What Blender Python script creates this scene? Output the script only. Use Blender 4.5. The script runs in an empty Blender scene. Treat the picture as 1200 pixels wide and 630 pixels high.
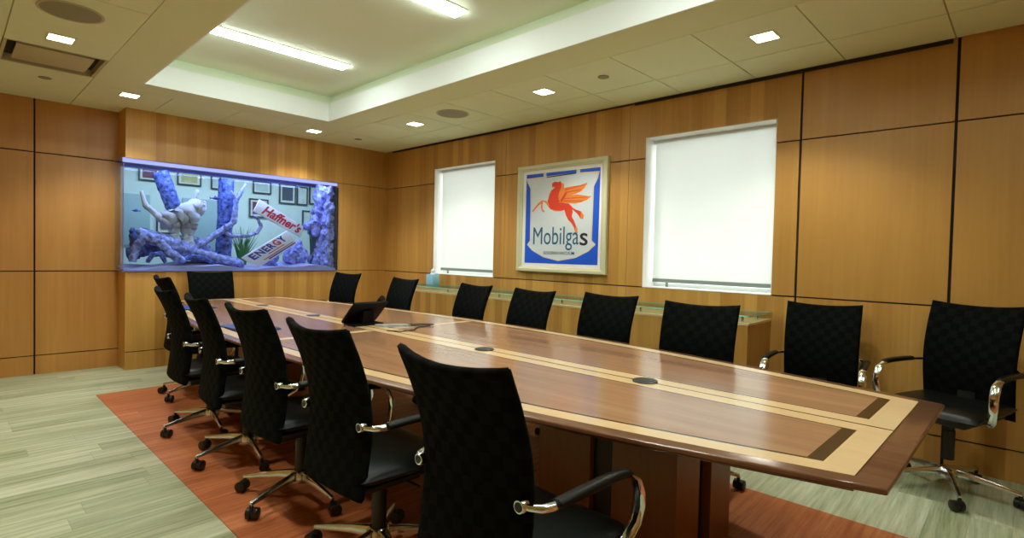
import bpy, bmesh, math, random
from math import sin, cos, pi, radians, sqrt
from mathutils import Vector, Matrix

SC = bpy.context.scene
COL = SC.collection
random.seed(7)

# ------------------------------------------------------------------ materials
def srgb(r, g, b):
    f = lambda c: (c/255/12.92) if c/255 <= .04045 else ((c/255+.055)/1.055)**2.4
    return (f(r), f(g), f(b), 1)

def newmat(name):
    m = bpy.data.materials.new(name); m.use_nodes = True
    nt = m.node_tree
    b = nt.nodes['Principled BSDF']
    return m, nt, b

def N(nt, t, **kw):
    n = nt.nodes.new(t)
    for k, v in kw.items(): setattr(n, k, v)
    return n

def plain(name, col, rough=.5, metal=0, spec=.5, coat=0, bump=None, emit=None, var=.0):
    m, nt, b = newmat(name)
    b.inputs['Base Color'].default_value = col
    b.inputs['Roughness'].default_value = rough
    b.inputs['Metallic'].default_value = metal
    b.inputs['Specular IOR Level'].default_value = spec
    b.inputs['Coat Weight'].default_value = coat
    if emit:
        b.inputs['Emission Color'].default_value = emit[0]
        b.inputs['Emission Strength'].default_value = emit[1]
    tc = N(nt, 'ShaderNodeTexCoord')
    if var:
        nz = N(nt, 'ShaderNodeTexNoise'); nz.inputs['Scale'].default_value = 9; nz.inputs['Detail'].default_value = 4
        nt.links.new(tc.outputs['Object'], nz.inputs['Vector'])
        mx = N(nt, 'ShaderNodeMixRGB', blend_type='MULTIPLY'); mx.inputs[0].default_value = 1
        mr = N(nt, 'ShaderNodeMapRange'); mr.inputs['To Min'].default_value = 1-var; mr.inputs['To Max'].default_value = 1+var
        if var > .3: nz.inputs['Scale'].default_value = 26; mr.inputs['From Min'].default_value = .32; mr.inputs['From Max'].default_value = .68
        nt.links.new(nz.outputs['Fac'], mr.inputs['Value'])
        mx.inputs[1].default_value = col
        nt.links.new(mr.outputs['Result'], mx.inputs[2])
        nt.links.new(mx.outputs[0], b.inputs['Base Color'])
    if bump:
        nz = N(nt, 'ShaderNodeTexNoise'); nz.inputs['Scale'].default_value = bump[0]; nz.inputs['Detail'].default_value = 3
        nt.links.new(tc.outputs['Object'], nz.inputs['Vector'])
        bp = N(nt, 'ShaderNodeBump'); bp.inputs['Strength'].default_value = bump[1]; bp.inputs['Distance'].default_value = .02 if bump[1] > .55 else .002
        nt.links.new(nz.outputs['Fac'], bp.inputs['Height']); nt.links.new(bp.outputs['Normal'], b.inputs['Normal'])
    return m

def wood(name, base, dark, axis='x', grain='z', strip=.085, sv=.42, gs=1.0, rough=.38, contrast=.5, spec=.45):
    """veneer: strips of slightly different tone across `axis`, fine grain running along `grain`"""
    m, nt, b = newmat(name)
    L = nt.links.new
    tc = N(nt, 'ShaderNodeTexCoord')
    sp = N(nt, 'ShaderNodeSeparateXYZ'); L(tc.outputs['Object'], sp.inputs[0])
    src = sp.outputs['XYZ'.index(axis.upper())]
    dv = N(nt, 'ShaderNodeMath', operation='DIVIDE'); L(src, dv.inputs[0]); dv.inputs[1].default_value = strip
    fl = N(nt, 'ShaderNodeMath', operation='FLOOR'); L(dv.outputs[0], fl.inputs[0])
    wn = N(nt, 'ShaderNodeTexWhiteNoise', noise_dimensions='1D'); L(fl.outputs[0], wn.inputs['W'])
    # grain
    mp = N(nt, 'ShaderNodeMapping'); L(tc.outputs['Object'], mp.inputs['Vector'])
    sc = [38*gs]*3; sc['xyz'.index(grain)] = 1.3*gs
    mp.inputs['Scale'].default_value = sc
    nz = N(nt, 'ShaderNodeTexNoise'); nz.inputs['Scale'].default_value = 1; nz.inputs['Detail'].default_value = 6; nz.inputs['Roughness'].default_value = .62
    L(mp.outputs[0], nz.inputs['Vector'])
    mp2 = N(nt, 'ShaderNodeMapping'); L(tc.outputs['Object'], mp2.inputs['Vector'])
    sc2 = [7*gs]*3; sc2['xyz'.index(grain)] = .5*gs
    mp2.inputs['Scale'].default_value = sc2
    nz2 = N(nt, 'ShaderNodeTexNoise'); nz2.inputs['Scale'].default_value = 1; nz2.inputs['Detail'].default_value = 3; nz2.inputs['Distortion'].default_value = .6
    L(mp2.outputs[0], nz2.inputs['Vector'])
    a1 = N(nt, 'ShaderNodeMath', operation='MULTIPLY'); L(wn.outputs['Value'], a1.inputs[0]); a1.inputs[1].default_value = sv
    a2 = N(nt, 'ShaderNodeMath', operation='MULTIPLY_ADD'); L(nz.outputs['Fac'], a2.inputs[0]); a2.inputs[1].default_value = contrast; L(a1.outputs[0], a2.inputs[2])
    a3 = N(nt, 'ShaderNodeMath', operation='MULTIPLY_ADD'); L(nz2.outputs['Fac'], a3.inputs[0]); a3.inputs[1].default_value = .55; L(a2.outputs[0], a3.inputs[2])
    mr = N(nt, 'ShaderNodeMapRange'); L(a3.outputs[0], mr.inputs['Value'])
    mid = sv*.5+contrast*.5+.275
    mr.inputs['From Min'].default_value = mid-.42; mr.inputs['From Max'].default_value = mid+.42
    mx = N(nt, 'ShaderNodeMixRGB'); L(mr.outputs[0], mx.inputs[0])
    mx.inputs[1].default_value = dark; mx.inputs[2].default_value = base
    L(mx.outputs[0], b.inputs['Base Color'])
    b.inputs['Roughness'].default_value = rough
    b.inputs['Specular IOR Level'].default_value = spec
    return m

def planks(name, base, dark, light, pw=.16, pl=1.25, rough=.5, sv=.24):
    m, nt, b = newmat(name)
    L = nt.links.new
    tc = N(nt, 'ShaderNodeTexCoord'); sp = N(nt, 'ShaderNodeSeparateXYZ'); L(tc.outputs['Object'], sp.inputs[0])
    def M(op, a, bb=None, c=None):
        n = N(nt, 'ShaderNodeMath', operation=op)
        for i, v in enumerate((a, bb, c)):
            if v is None: continue
            if isinstance(v, (int, float)): n.inputs[i].default_value = v
            else: L(v, n.inputs[i])
        return n.outputs[0]
    row = M('FLOOR', M('DIVIDE', sp.outputs['Y'], pw))
    w1 = N(nt, 'ShaderNodeTexWhiteNoise', noise_dimensions='1D'); L(row, w1.inputs['W'])
    xs = M('ADD', M('DIVIDE', sp.outputs['X'], pl), M('MULTIPLY', w1.outputs['Value'], 5.0))
    ci = M('FLOOR', xs)
    cb = N(nt, 'ShaderNodeCombineXYZ'); L(ci, cb.inputs[0]); L(row, cb.inputs[1])
    w2 = N(nt, 'ShaderNodeTexWhiteNoise', noise_dimensions='2D'); L(cb.outputs[0], w2.inputs['Vector'])
    # streaks along x, offset per plank
    cb2 = N(nt, 'ShaderNodeCombineXYZ')
    L(M('ADD', M('MULTIPLY', sp.outputs['X'], 1.7), M('MULTIPLY', w2.outputs['Value'], 31.0)), cb2.inputs[0])
    L(M('ADD', M('MULTIPLY', sp.outputs['Y'], 34.0), M('MULTIPLY', sp.outputs['X'], -1.2)), cb2.inputs[1])
    nz = N(nt, 'ShaderNodeTexNoise'); nz.inputs['Scale'].default_value = 1; nz.inputs['Detail'].default_value = 6; nz.inputs['Roughness'].default_value = .68
    L(cb2.outputs[0], nz.inputs['Vector'])
    v = M('ADD', M('MULTIPLY', w2.outputs['Value'], sv), M('MULTIPLY', nz.outputs['Fac'], 1.0))
    cr = N(nt, 'ShaderNodeValToRGB'); L(v, cr.inputs[0])
    e = cr.color_ramp.elements
    lo = .30+sv*.15; hi = .70+sv*.8
    e[0].position = max(0, lo); e[0].color = dark
    e[1].position = min(1, hi); e[1].color = light
    k = e.new((lo+min(1, hi))/2); k.color = base
    # thin joint lines
    fy = M('FRACT', M('DIVIDE', sp.outputs['Y'], pw)); fx = M('FRACT', xs)
    j = M('MAXIMUM', M('LESS_THAN', fy, .018), M('LESS_THAN', fx, .003))
    mx = N(nt, 'ShaderNodeMixRGB', blend_type='MULTIPLY'); L(M('MULTIPLY', j, .22), mx.inputs[0])
    L(cr.outputs[0], mx.inputs[1]); mx.inputs[2].default_value = (.25, .25, .2, 1)
    L(mx.outputs[0], b.inputs['Base Color'])
    b.inputs['Roughness'].default_value = rough
    b.inputs['Specular IOR Level'].default_value = .3
    bp = N(nt, 'ShaderNodeBump'); bp.inputs['Strength'].default_value = .15; bp.inputs['Distance'].default_value = .002
    L(nz.outputs['Fac'], bp.inputs['Height']); L(bp.outputs['Normal'], b.inputs['Normal'])
    return m

def weave(name):
    m, nt, b = newmat(name)
    L = nt.links.new
    tc = N(nt, 'ShaderNodeTexCoord')
    mp = N(nt, 'ShaderNodeMapping'); L(tc.outputs['UV'], mp.inputs['Vector']); mp.inputs['Rotation'].default_value = (0, 0, radians(-4))
    ck = N(nt, 'ShaderNodeTexChecker'); ck.inputs['Scale'].default_value = 24; L(mp.outputs[0], ck.inputs['Vector'])
    ck.inputs['Color1'].default_value = (.0022, .0030, .0025, 1); ck.inputs['Color2'].default_value = (.0038, .0051, .0043, 1)
    L(ck.outputs['Color'], b.inputs['Base Color'])
    sp = N(nt, 'ShaderNodeMapping'); L(tc.outputs['UV'], sp.inputs['Vector']); sp.inputs['Scale'].default_value = (300, 300, 300)
    nz = N(nt, 'ShaderNodeTexNoise'); nz.inputs['Scale'].default_value = 1; L(sp.outputs[0], nz.inputs['Vector'])
    ad = N(nt, 'ShaderNodeMath', operation='MULTIPLY_ADD'); L(nz.outputs['Fac'], ad.inputs[0]); ad.inputs[1].default_value = .3; L(ck.outputs['Fac'], ad.inputs[2])
    bp = N(nt, 'ShaderNodeBump'); bp.inputs['Strength'].default_value = .2; bp.inputs['Distance'].default_value = .001
    L(ad.outputs[0], bp.inputs['Height']); L(bp.outputs['Normal'], b.inputs['Normal'])
    mr = N(nt, 'ShaderNodeMapRange'); L(ck.outputs['Fac'], mr.inputs['Value']); mr.inputs['To Min'].default_value = .8; mr.inputs['To Max'].default_value = .9
    L(mr.outputs[0], b.inputs['Roughness'])
    b.inputs['Specular IOR Level'].default_value = .07
    return m

def glassy(name, tint, refl=.08, rough=.02):
    m = bpy.data.materials.new(name); m.use_nodes = True; nt = m.node_tree; nt.nodes.clear()
    o = N(nt, 'ShaderNodeOutputMaterial'); t = N(nt, 'ShaderNodeBsdfTransparent'); g = N(nt, 'ShaderNodeBsdfGlossy')
    t.inputs['Color'].default_value = tint; g.inputs['Roughness'].default_value = rough
    lw = N(nt, 'ShaderNodeFresnel'); lw.inputs['IOR'].default_value = 1.35
    mm = N(nt, 'ShaderNodeMath', operation='MULTIPLY'); nt.links.new(lw.outputs[0], mm.inputs[0]); mm.inputs[1].default_value = refl/.05
    cl = N(nt, 'ShaderNodeMath', operation='MINIMUM'); nt.links.new(mm.outputs[0], cl.inputs[0]); cl.inputs[1].default_value = .6
    mx = N(nt, 'ShaderNodeMixShader'); nt.links.new(cl.outputs[0], mx.inputs[0])
    nt.links.new(t.outputs[0], mx.inputs[1]); nt.links.new(g.outputs[0], mx.inputs[2]); nt.links.new(mx.outputs[0], o.inputs[0])
    return m

def emission(name, col, s):
    m = bpy.data.materials.new(name); m.use_nodes = True; nt = m.node_tree; nt.nodes.clear()
    o = N(nt, 'ShaderNodeOutputMaterial'); e = N(nt, 'ShaderNodeEmission'); e.inputs[0].default_value = col; e.inputs[1].default_value = s
    nt.links.new(e.outputs[0], o.inputs[0]); return m

def cloth_translucent(name, col, tr):
    m = bpy.data.materials.new(name); m.use_nodes = True; nt = m.node_tree; nt.nodes.clear()
    o = N(nt, 'ShaderNodeOutputMaterial'); d = N(nt, 'ShaderNodeBsdfDiffuse'); t = N(nt, 'ShaderNodeBsdfTranslucent')
    tc = N(nt, 'ShaderNodeTexCoord'); nz = N(nt, 'ShaderNodeTexNoise'); nz.inputs['Scale'].default_value = 1.2
    nt.links.new(tc.outputs['Object'], nz.inputs['Vector'])
    cr = N(nt, 'ShaderNodeMixRGB'); nt.links.new(nz.outputs['Fac'], cr.inputs[0]); cr.inputs[1].default_value = [c*.93 for c in col[:3]]+[1]; cr.inputs[2].default_value = col
    nt.links.new(cr.outputs[0], d.inputs[0]); nt.links.new(cr.outputs[0], t.inputs[0])
    mx = N(nt, 'ShaderNodeMixShader'); mx.inputs[0].default_value = tr
    nt.links.new(d.outputs[0], mx.inputs[1]); nt.links.new(t.outputs[0], mx.inputs[2]); nt.links.new(mx.outputs[0], o.inputs[0])
    return m

WB, WD = srgb(218, 171, 93), srgb(168, 117, 50)
M = {}
M['wall_x'] = wood('wall_veneer_across_x', WB, WD, 'x', 'z', strip=.098)
M['wall_y'] = wood('wall_veneer_across_y', WB, WD, 'y', 'z', strip=.098)
M['panel_y'] = wood('wall_panel_across_y', srgb(206, 160, 84), srgb(172, 124, 56), 'y', 'z', strip=1.9, sv=.12, contrast=.45)
M['panel_x'] = wood('wall_panel_across_x', srgb(212, 158, 86), srgb(174, 118, 54), 'x', 'z', strip=.34, sv=.14, contrast=.5)
M['seam'] = plain('dark_reveal', (.012, .007, .004, 1), .7)
M['walnut'] = wood('walnut_border', srgb(142, 100, 74), srgb(94, 60, 42), 'x', 'y', strip=.4, sv=.1, gs=1.2, rough=.19, contrast=.7, spec=.8)
M['walnut_field'] = wood('walnut_field', srgb(184, 142, 110), srgb(136, 96, 70), 'x', 'y', strip=.11, sv=.25, gs=1.1, rough=.19, contrast=.7, spec=.8)
M['walnut_base'] = wood('walnut_pedestal', srgb(160, 112, 62), srgb(116, 76, 38), 'x', 'z', strip=.2, sv=.15, rough=.35)
M['maple'] = wood('maple_inlay', srgb(234, 206, 164), srgb(216, 182, 134), 'x', 'y', strip=.5, sv=.08, rough=.18, contrast=.35)
M['ebony'] = plain('ebony_inlay', srgb(32, 22, 16), .2, bump=(60, .05))
M['floor'] = planks('green_grey_plank', srgb(176, 184, 150), srgb(122, 134, 94), srgb(214, 220, 194))
M['rug'] = planks('orange_plank', srgb(192, 114, 70), srgb(148, 80, 44), srgb(216, 144, 96), sv=.2)
M['tile'] = plain('ceiling_tile', srgb(232, 240, 202), .9, bump=(140, .25), var=.03)
M['gyp'] = plain('painted_gypsum', srgb(228, 236, 194), .85, bump=(40, .05))
M['tray'] = plain('tray_paint', srgb(234, 246, 222), .85, bump=(40, .05))
M['fascia'] = plain('white_fascia_paint', srgb(246, 252, 250), .7, bump=(40, .05))
M['grille'] = plain('speaker_mesh', srgb(150, 146, 116), .7, bump=(400, .4))
M['metal_paint'] = plain('diffuser_paint', srgb(196, 186, 150), .6, bump=(30, .05))
M['lens'] = emission('downlight_lens', (1, .93, .80, 1), 14)
M['strip'] = emission('strip_lens', (.89, 1, .95, 1), 30)
M['weave'] = weave('black_basket_weave')
M['leather'] = plain('black_leather', (.005, .0065, .0055, 1), .36, bump=(220, .2), spec=.25)
M['black'] = plain('black_plastic', (.008, .009, .008, 1), .42, bump=(90, .05))
M['chrome'] = plain('polished_chrome', (.82, .88, .92, 1), .07, 1, bump=(12, .01))
M['alu'] = plain('polished_aluminium', (.66, .70, .72, 1), .2, 1, bump=(30, .02))
M['white'] = plain('white_paint', srgb(240, 240, 236), .5, bump=(60, .03))
M['shade'] = cloth_translucent('shade_cloth', (.93, .95, .93, 1), .40)
M['greybar'] = plain('grey_hem_bar', srgb(128, 140, 138), .45, bump=(60, .03))
M['pane'] = glassy('window_pane', (.97, .99, .98, 1))
M['shelf'] = plain('green_glass', srgb(165, 228, 208), .05, 0, .6, bump=(3, .01))
M['shelf_glass'] = glassy('clear_green_glass', (.80, .95, .89, 1), .07)
M['phone'] = plain('matt_black_plastic', (.004, .004, .004, 1), .5, spec=.12, bump=(90, .05))
M['frame'] = plain('cream_frame_paint', srgb(214, 214, 180), .42, bump=(30, .05))
M['mat'] = plain('white_mat_board', srgb(243, 244, 246), .7, bump=(90, .03))
M['blue'] = plain('poster_blue', srgb(24, 92, 222), .45, var=.06)
M['pale'] = plain('poster_pale', srgb(214, 226, 234), .45, var=.03)
M['cream'] = plain('shield_rim', srgb(226, 214, 190), .5, var=.05)
M['red'] = plain('emblem_red', srgb(226, 68, 40), .5, var=.10)
M['orange'] = plain('emblem_orange', srgb(236, 140, 60), .5, var=.12)
M['teal'] = plain('letter_teal', srgb(30, 96, 132), .5, var=.2)
M['ink'] = plain('letter_black', srgb(30, 32, 40), .5, var=.05)
M['folder'] = plain('blue_folder', srgb(44, 66, 132), .45, bump=(120, .1))
M['tissue_card'] = plain('pale_blue_card', srgb(150, 206, 236), .5, var=.12)
M['tissue'] = plain('white_tissue', srgb(245, 246, 248), .8, bump=(30, .2))
M['lcd'] = plain('dark_screen', (.006, .007, .009, 1), .1, bump=(10, .01))
M['cable'] = plain('grey_cable', srgb(170, 178, 180), .5, bump=(60, .05))
M['cable_dark'] = plain('dark_cable', srgb(52, 46, 38), .5, bump=(60, .05))
M['office_wall'] = plain('office_wall_paint', srgb(206, 220, 214), .8, bump=(40, .05))
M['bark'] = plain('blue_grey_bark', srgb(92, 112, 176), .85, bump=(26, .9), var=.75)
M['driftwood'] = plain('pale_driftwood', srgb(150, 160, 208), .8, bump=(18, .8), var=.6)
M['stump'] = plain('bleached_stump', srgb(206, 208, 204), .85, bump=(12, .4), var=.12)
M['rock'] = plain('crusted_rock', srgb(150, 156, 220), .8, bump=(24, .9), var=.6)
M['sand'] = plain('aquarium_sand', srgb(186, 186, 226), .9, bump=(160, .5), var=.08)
M['plant'] = plain('green_water_plant', srgb(60, 140, 70), .5, var=.3)
M['plant_dark'] = plain('dark_water_plant', srgb(36, 74, 78), .5, var=.3)
M['signwhite'] = plain('sign_white', srgb(246, 246, 252), .35, var=.02)
M['signred'] = plain('sign_red', srgb(214, 36, 72), .4, var=.05)
M['signblue'] = plain('sign_blue', srgb(40, 52, 176), .4, var=.05)
M['tankglass'] = glassy('aquarium_glass', (.93, .96, 1, 1), .04)
M['water'] = glassy('aquarium_water', (.86, .92, 1, 1), .0)
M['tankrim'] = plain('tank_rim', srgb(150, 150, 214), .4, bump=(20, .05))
M['led'] = emission('tank_led', (.50, .52, 1, 1), .95)
M['fish'] = plain('blue_fish', srgb(60, 74, 170), .4, var=.2)
for nm, c in dict(maroon=(112, 46, 72), tan=(176, 170, 110), grey=(176, 190, 188), navy=(60, 74, 92), paper=(206, 214, 206), yellow=(206, 186, 70)).items():
    M['art_'+nm] = plain('art_'+nm, srgb(*c), .5, var=.25)
M['picframe'] = plain('dark_picture_frame', srgb(58, 58, 60), .4, bump=(30, .05))
M['desk'] = plain('office_board', srgb(150, 176, 180), .7, var=.05)

# ------------------------------------------------------------------ geometry helpers
class MB:
    def __init__(s): s.v = []; s.f = []; s.m = []; s.uv = None
    def add(s, verts, faces, mi=0):
        o = len(s.v); s.v += [tuple(v) for v in verts]
        s.f += [tuple(i+o for i in f) for f in faces]; s.m += [mi]*len(faces); return s
    def box(s, a, b, mi=0):
        (x0, y0, z0), (x1, y1, z1) = a, b
        if x0 > x1: x0, x1 = x1, x0
        if y0 > y1: y0, y1 = y1, y0
        if z0 > z1: z0, z1 = z1, z0
        v = [(x0,y0,z0),(x1,y0,z0),(x1,y1,z0),(x0,y1,z0),(x0,y0,z1),(x1,y0,z1),(x1,y1,z1),(x0,y1,z1)]
        f = [(0,3,2,1),(4,5,6,7),(0,1,5,4),(1,2,6,5),(2,3,7,6),(3,0,4,7)]
        return s.add(v, f, mi)
    def quad(s, pts, mi=0): return s.add(pts, [tuple(range(len(pts)))], mi)
    def lathe(s, prof, c=(0,0,0), n=20, mi=0, axis='z'):
        v = []; f = []
        for r, h in prof:
            for i in range(n):
                a = 2*pi*i/n; p = (r*cos(a), r*sin(a), h)
                if axis == 'y': p = (p[0], p[2], p[1])
                if axis == 'x': p = (p[2], p[0], p[1])
                v.append((p[0]+c[0], p[1]+c[1], p[2]+c[2]))
        for k in range(len(prof)-1):
            for i in range(n):
                j = (i+1) % n; f.append((k*n+i, k*n+j, (k+1)*n+j, (k+1)*n+i))
        f.append(tuple(range(n))[::-1]); f.append(tuple((len(prof)-1)*n+i for i in range(n)))
        return s.add(v, f, mi)
    def tube(s, pts, r, n=10, mi=0, w=None, up=(0,0,1)):
        """tube through pts; r number or list; w = (wide,thin) elliptic section with `up` reference"""
        pts = [Vector(p) for p in pts]; v = []; f = []
        R = r if isinstance(r, (list, tuple)) else [r]*len(pts)
        ref = Vector(up); prev = None
        for i, p in enumerate(pts):
            t = (pts[min(i+1, len(pts)-1)]-pts[max(i-1, 0)])
            if t.length < 1e-9: t = Vector((0, 0, 1))
            t.normalize()
            if prev is None:
                a = ref-t*ref.dot(t)
                if a.length < 1e-4: a = t.orthogonal()
            else: a = prev-t*prev.dot(t)
            a.normalize(); prev = a; b = t.cross(a)
            for k in range(n):
                th = 2*pi*k/n
                if w: q = p+a*(w[1]*R[i]*cos(th))+b*(w[0]*R[i]*sin(th))
                else: q = p+a*(R[i]*cos(th))+b*(R[i]*sin(th))
                v.append(q)
        for i in range(len(pts)-1):
            for k in range(n):
                j = (k+1) % n; f.append((i*n+k, i*n+j, (i+1)*n+j, (i+1)*n+k))
        f.append(tuple(range(n))[::-1]); f.append(tuple((len(pts)-1)*n+k for k in range(n)))
        return s.add(v, f, mi)
    def prism(s, poly, z0, z1, T=None, mi=0):
        """poly of (u,v) extruded z0..z1, mapped by T(u,v,w)"""
        T = T or (lambda u, v, w: (u, v, w)); n = len(poly)
        v = [T(u, q, z0) for u, q in poly]+[T(u, q, z1) for u, q in poly]
        f = [tuple(range(n))[::-1], tuple(range(n, 2*n))]+[(i, (i+1) % n, n+(i+1) % n, n+i) for i in range(n)]
        return s.add(v, f, mi)
    def blob(s, c, r, n=14, amp=.25, seed=0, freq=3., mi=0):
        rnd = random.Random(seed); ph = [rnd.uniform(0, 6.28) for _ in range(9)]
        v = []; f = []; rows = n//2+1
        for i in range(rows+1):
            a = pi*i/rows
            for k in range(n):
                b = 2*pi*k/n; d = Vector((sin(a)*cos(b), sin(a)*sin(b), cos(a)))
                q = 1+amp*(sin(freq*d.x*2+ph[0])*sin(freq*d.y*2+ph[1])+.6*sin(freq*3*d.z+ph[2])*cos(freq*3*d.x+ph[3])+.4*sin(freq*5*d.y+ph[4]+freq*4*d.z))
                v.append((c[0]+d.x*r[0]*q, c[1]+d.y*r[1]*q, c[2]+d.z*r[2]*q))
        for i in range(rows):
            for k in range(n):
                j = (k+1) % n; f.append((i*n+k, i*n+j, (i+1)*n+j, (i+1)*n+k))
        return s.add(v, f, mi)
    def build(s, name, mats, parent=None, smooth=False, bevel=0, seg=2, sub=0, clean=True, split=True):
        me = bpy.data.meshes.new(name)
        me.from_pydata(s.v, [], s.f)
        if not isinstance(mats, (list, tuple)): mats = [mats]
        for m in mats: me.materials.append(M[m] if isinstance(m, str) else m)
        for p, mi in zip(me.polygons, s.m): p.material_index = mi
        bm = bmesh.new(); bm.from_mesh(me)
        if clean:
            bmesh.ops.remove_doubles(bm, verts=bm.verts, dist=1e-6)
        bmesh.ops.recalc_face_normals(bm, faces=bm.faces)
        if bevel:
            es = [e for e in bm.edges if len(e.link_faces) == 2 and e.calc_face_angle(0) > .5]
            bmesh.ops.bevel(bm, geom=es, offset=bevel, segments=seg, affect='EDGES', profile=.5, clamp_overlap=True)
        bm.to_mesh(me); bm.free()
        for p in me.polygons: p.use_smooth = smooth or bool(bevel)
        o = bpy.data.objects.new(name, me); COL.objects.link(o)
        if parent is not None: o.parent = parent
        if sub:
            md = o.modifiers.new('subdivision', 'SUBSURF'); md.levels = sub; md.render_levels = sub
        if (smooth or bevel) and split:
            try:
                md = o.modifiers.new('smooth', 'EDGE_SPLIT'); md.split_angle = radians(38); md.use_edge_sharp = False
            except Exception: pass
        return o

def tag(o, label=None, cat=None, group=None, kind=None):
    if label: o['label'] = label
    if cat: o['category'] = cat
    if group: o['group'] = group
    if kind: o['kind'] = kind
    return o

def thing(name, label, cat, loc=(0,0,0), rz=0, group=None):
    o = bpy.data.objects.new(name, None); COL.objects.link(o)
    o.empty_display_size = .1; o.location = loc; o.rotation_euler = (0, 0, rz)
    return tag(o, label, cat, group)

def struct(name, mb, mats, **kw):
    o = mb.build(name, mats, **kw); o['kind'] = 'structure'; return o

def copy_tree(o, parent=None):
    c = o.copy(); COL.objects.link(c)
    if parent is not None: c.parent = parent
    for ch in list(o.children): copy_tree(ch, c)
    return c

def text_mesh(body, size, sx=1., bold=0., shear=0., depth=.001, align='LEFT'):
    cu = bpy.data.curves.new('lettering', 'FONT'); cu.body = body; cu.size = size; cu.offset = bold; cu.shear = shear
    cu.align_x = align; cu.extrude = depth; cu.resolution_u = 4
    ob = bpy.data.objects.new('lettering', cu); COL.objects.link(ob)
    dg = bpy.context.evaluated_depsgraph_get(); dg.update()
    me = bpy.data.meshes.new_from_object(ob.evaluated_get(dg))
    bpy.data.objects.remove(ob); bpy.data.curves.remove(cu)
    for v in me.vertices: v.co.x *= sx
    return me

def text_bounds(me):
    xs = [v.co.x for v in me.vertices]; ys = [v.co.y for v in me.vertices]
    return min(xs), max(xs), min(ys), max(ys)

def link_text(name, me, mat, parent, mtx):
    me.transform(mtx); me.materials.clear(); me.materials.append(M[mat]); me.name = name
    o = bpy.data.objects.new(name, me); COL.objects.link(o)
    if parent is not None: o.parent = parent
    return o

H = 2.70            # soffit height
ZM, ZL, ZB = 2.183, 1.019, .187     # panel joints
# ------------------------------------------------------------------ room shell
fl = MB(); fl.box((-5.6, -9.2, -.06), (.30, .42, 0))
struct('floor', fl, 'floor')

rug = MB(); rug.box((-3.50, -8.6, .0005), (-1.28, -.975, .004))
tag(rug.build('carpet', 'rug'), 'orange woodgrain carpet laid in the pale green floor under the conference table', 'carpet')

g = .0045
def panel_wall(mb, T, cuts, zs, mi=0, gaps=None, th=.02):
    """panels between cuts (u) and zs, separated by dark reveals; T maps (u,z,depth)->xyz, depth 0 = face"""
    for i in range(len(cuts)-1):
        for k in range(len(zs)-1):
            u0, u1, z0, z1 = cuts[i][0]+cuts[i][1], cuts[i+1][0]-cuts[i+1][1], zs[k][0]+zs[k][1], zs[k+1][0]-zs[k+1][1]
            v = [T(u0,z0,0),T(u1,z0,0),T(u1,z1,0),T(u0,z1,0),T(u0,z0,th),T(u1,z0,th),T(u1,z1,th),T(u0,z1,th)]
            mb.add(v, [(0,1,2,3),(4,7,6,5),(0,4,5,1),(1,5,6,2),(2,6,7,3),(3,7,4,0)], mi)

ZS = [(0, 0), (ZB, .005), (ZL, .0055), (ZM, .0055), (2.755, 0)]
# far wall, the part with the aquarium
w = MB(); T = lambda u, z, d: (u, d, z)
TX0, TX1, TZ0, TZ1 = -3.108, -.752, 1.024, 2.190
panel_wall(w, T, [(-3.108, 0), (0, 0)], [(0, 0), (ZB, .004), (TZ0, .004)])
panel_wall(w, T, [(-3.108, 0), (0, 0)], [(TZ1, .004), (2.755, 0)])
panel_wall(w, T, [(TX1, 0), (0, 0)], [(TZ0, .003), (TZ1, .003)])
w.box((-3.10, .016, 0), (0, .33, TZ0-.002), 1); w.box((-3.10, .016, TZ1+.002), (0, .50, 3.1), 1); w.box((TX1+.002, .016, TZ0-.01), (0, .50, TZ1+.01), 1)
w.box((-3.108, .0205, 0), (-3.101, .325, TZ0-.004), 0); w.box((-3.108, .0205, TZ1+.004), (-3.101, .325, 2.755), 0)
struct('wall_far', w, ['wall_x', 'seam'])
# recessed stretch of far wall to the left
w = MB(); T = lambda u, z, d: (u, .327+d, z)
panel_wall(w, T, [(-5.30, 0), (-4.46, .005), (-3.784, .0075), (-3.09, 0)], ZS)
w.box((-5.6, .343, 0), (-3.10, .42, 3.1), 1)
struct('wall_back', w, ['panel_x', 'seam'])
# right wall with the windows
w = MB(); T = lambda u, z, d: (d, -u, z)
W1 = (1.11, 2.228); W2 = (4.175, 5.297); WT = 2.368; WBOT = 1.019
hz = .0012
def rw(cuts, zs, mi): panel_wall(w, T, cuts, zs, mi)
zlow = ZS[:3]; zmid = [(ZL, .005), (ZM, .005)]; ztop = [(ZM, .005), (2.755, 0)]
lowcuts = [(0, 0), (.925, hz), (2.40, .002), (3.18, hz), (4.005, .002), (5.468, .0085), (6.365, .0085), (7.4, .006), (9.0, 0)]
rw(lowcuts, zlow, 0)
rw([(0, 0), (.925, hz), (W1[0], 0)], zmid, 0); rw([(W1[1], 0), (2.40, .002), (3.18, hz), (4.005, .002), (W2[0], 0)], zmid, 0)
rw([(W2[1], 0), (5.468, .0085), (6.365, .0085), (7.4, .006), (9.0, 0)], zmid, 2)
rw([(0, 0), (.925, hz), (W1[0], 0)], ztop, 0); rw([(W1[1], 0), (2.40, .002), (3.18, hz), (4.005, .002), (W2[0], 0)], ztop, 0)
rw([(W2[1], hz), (5.468, .0085), (6.365, .0085), (7.4, .006), (9.0, 0)], ztop, 2)
for a, b in (W1, W2):
    rw([(a, 0), (b, 0)], [(WT, 0), (2.755, 0)], 0)
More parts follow.
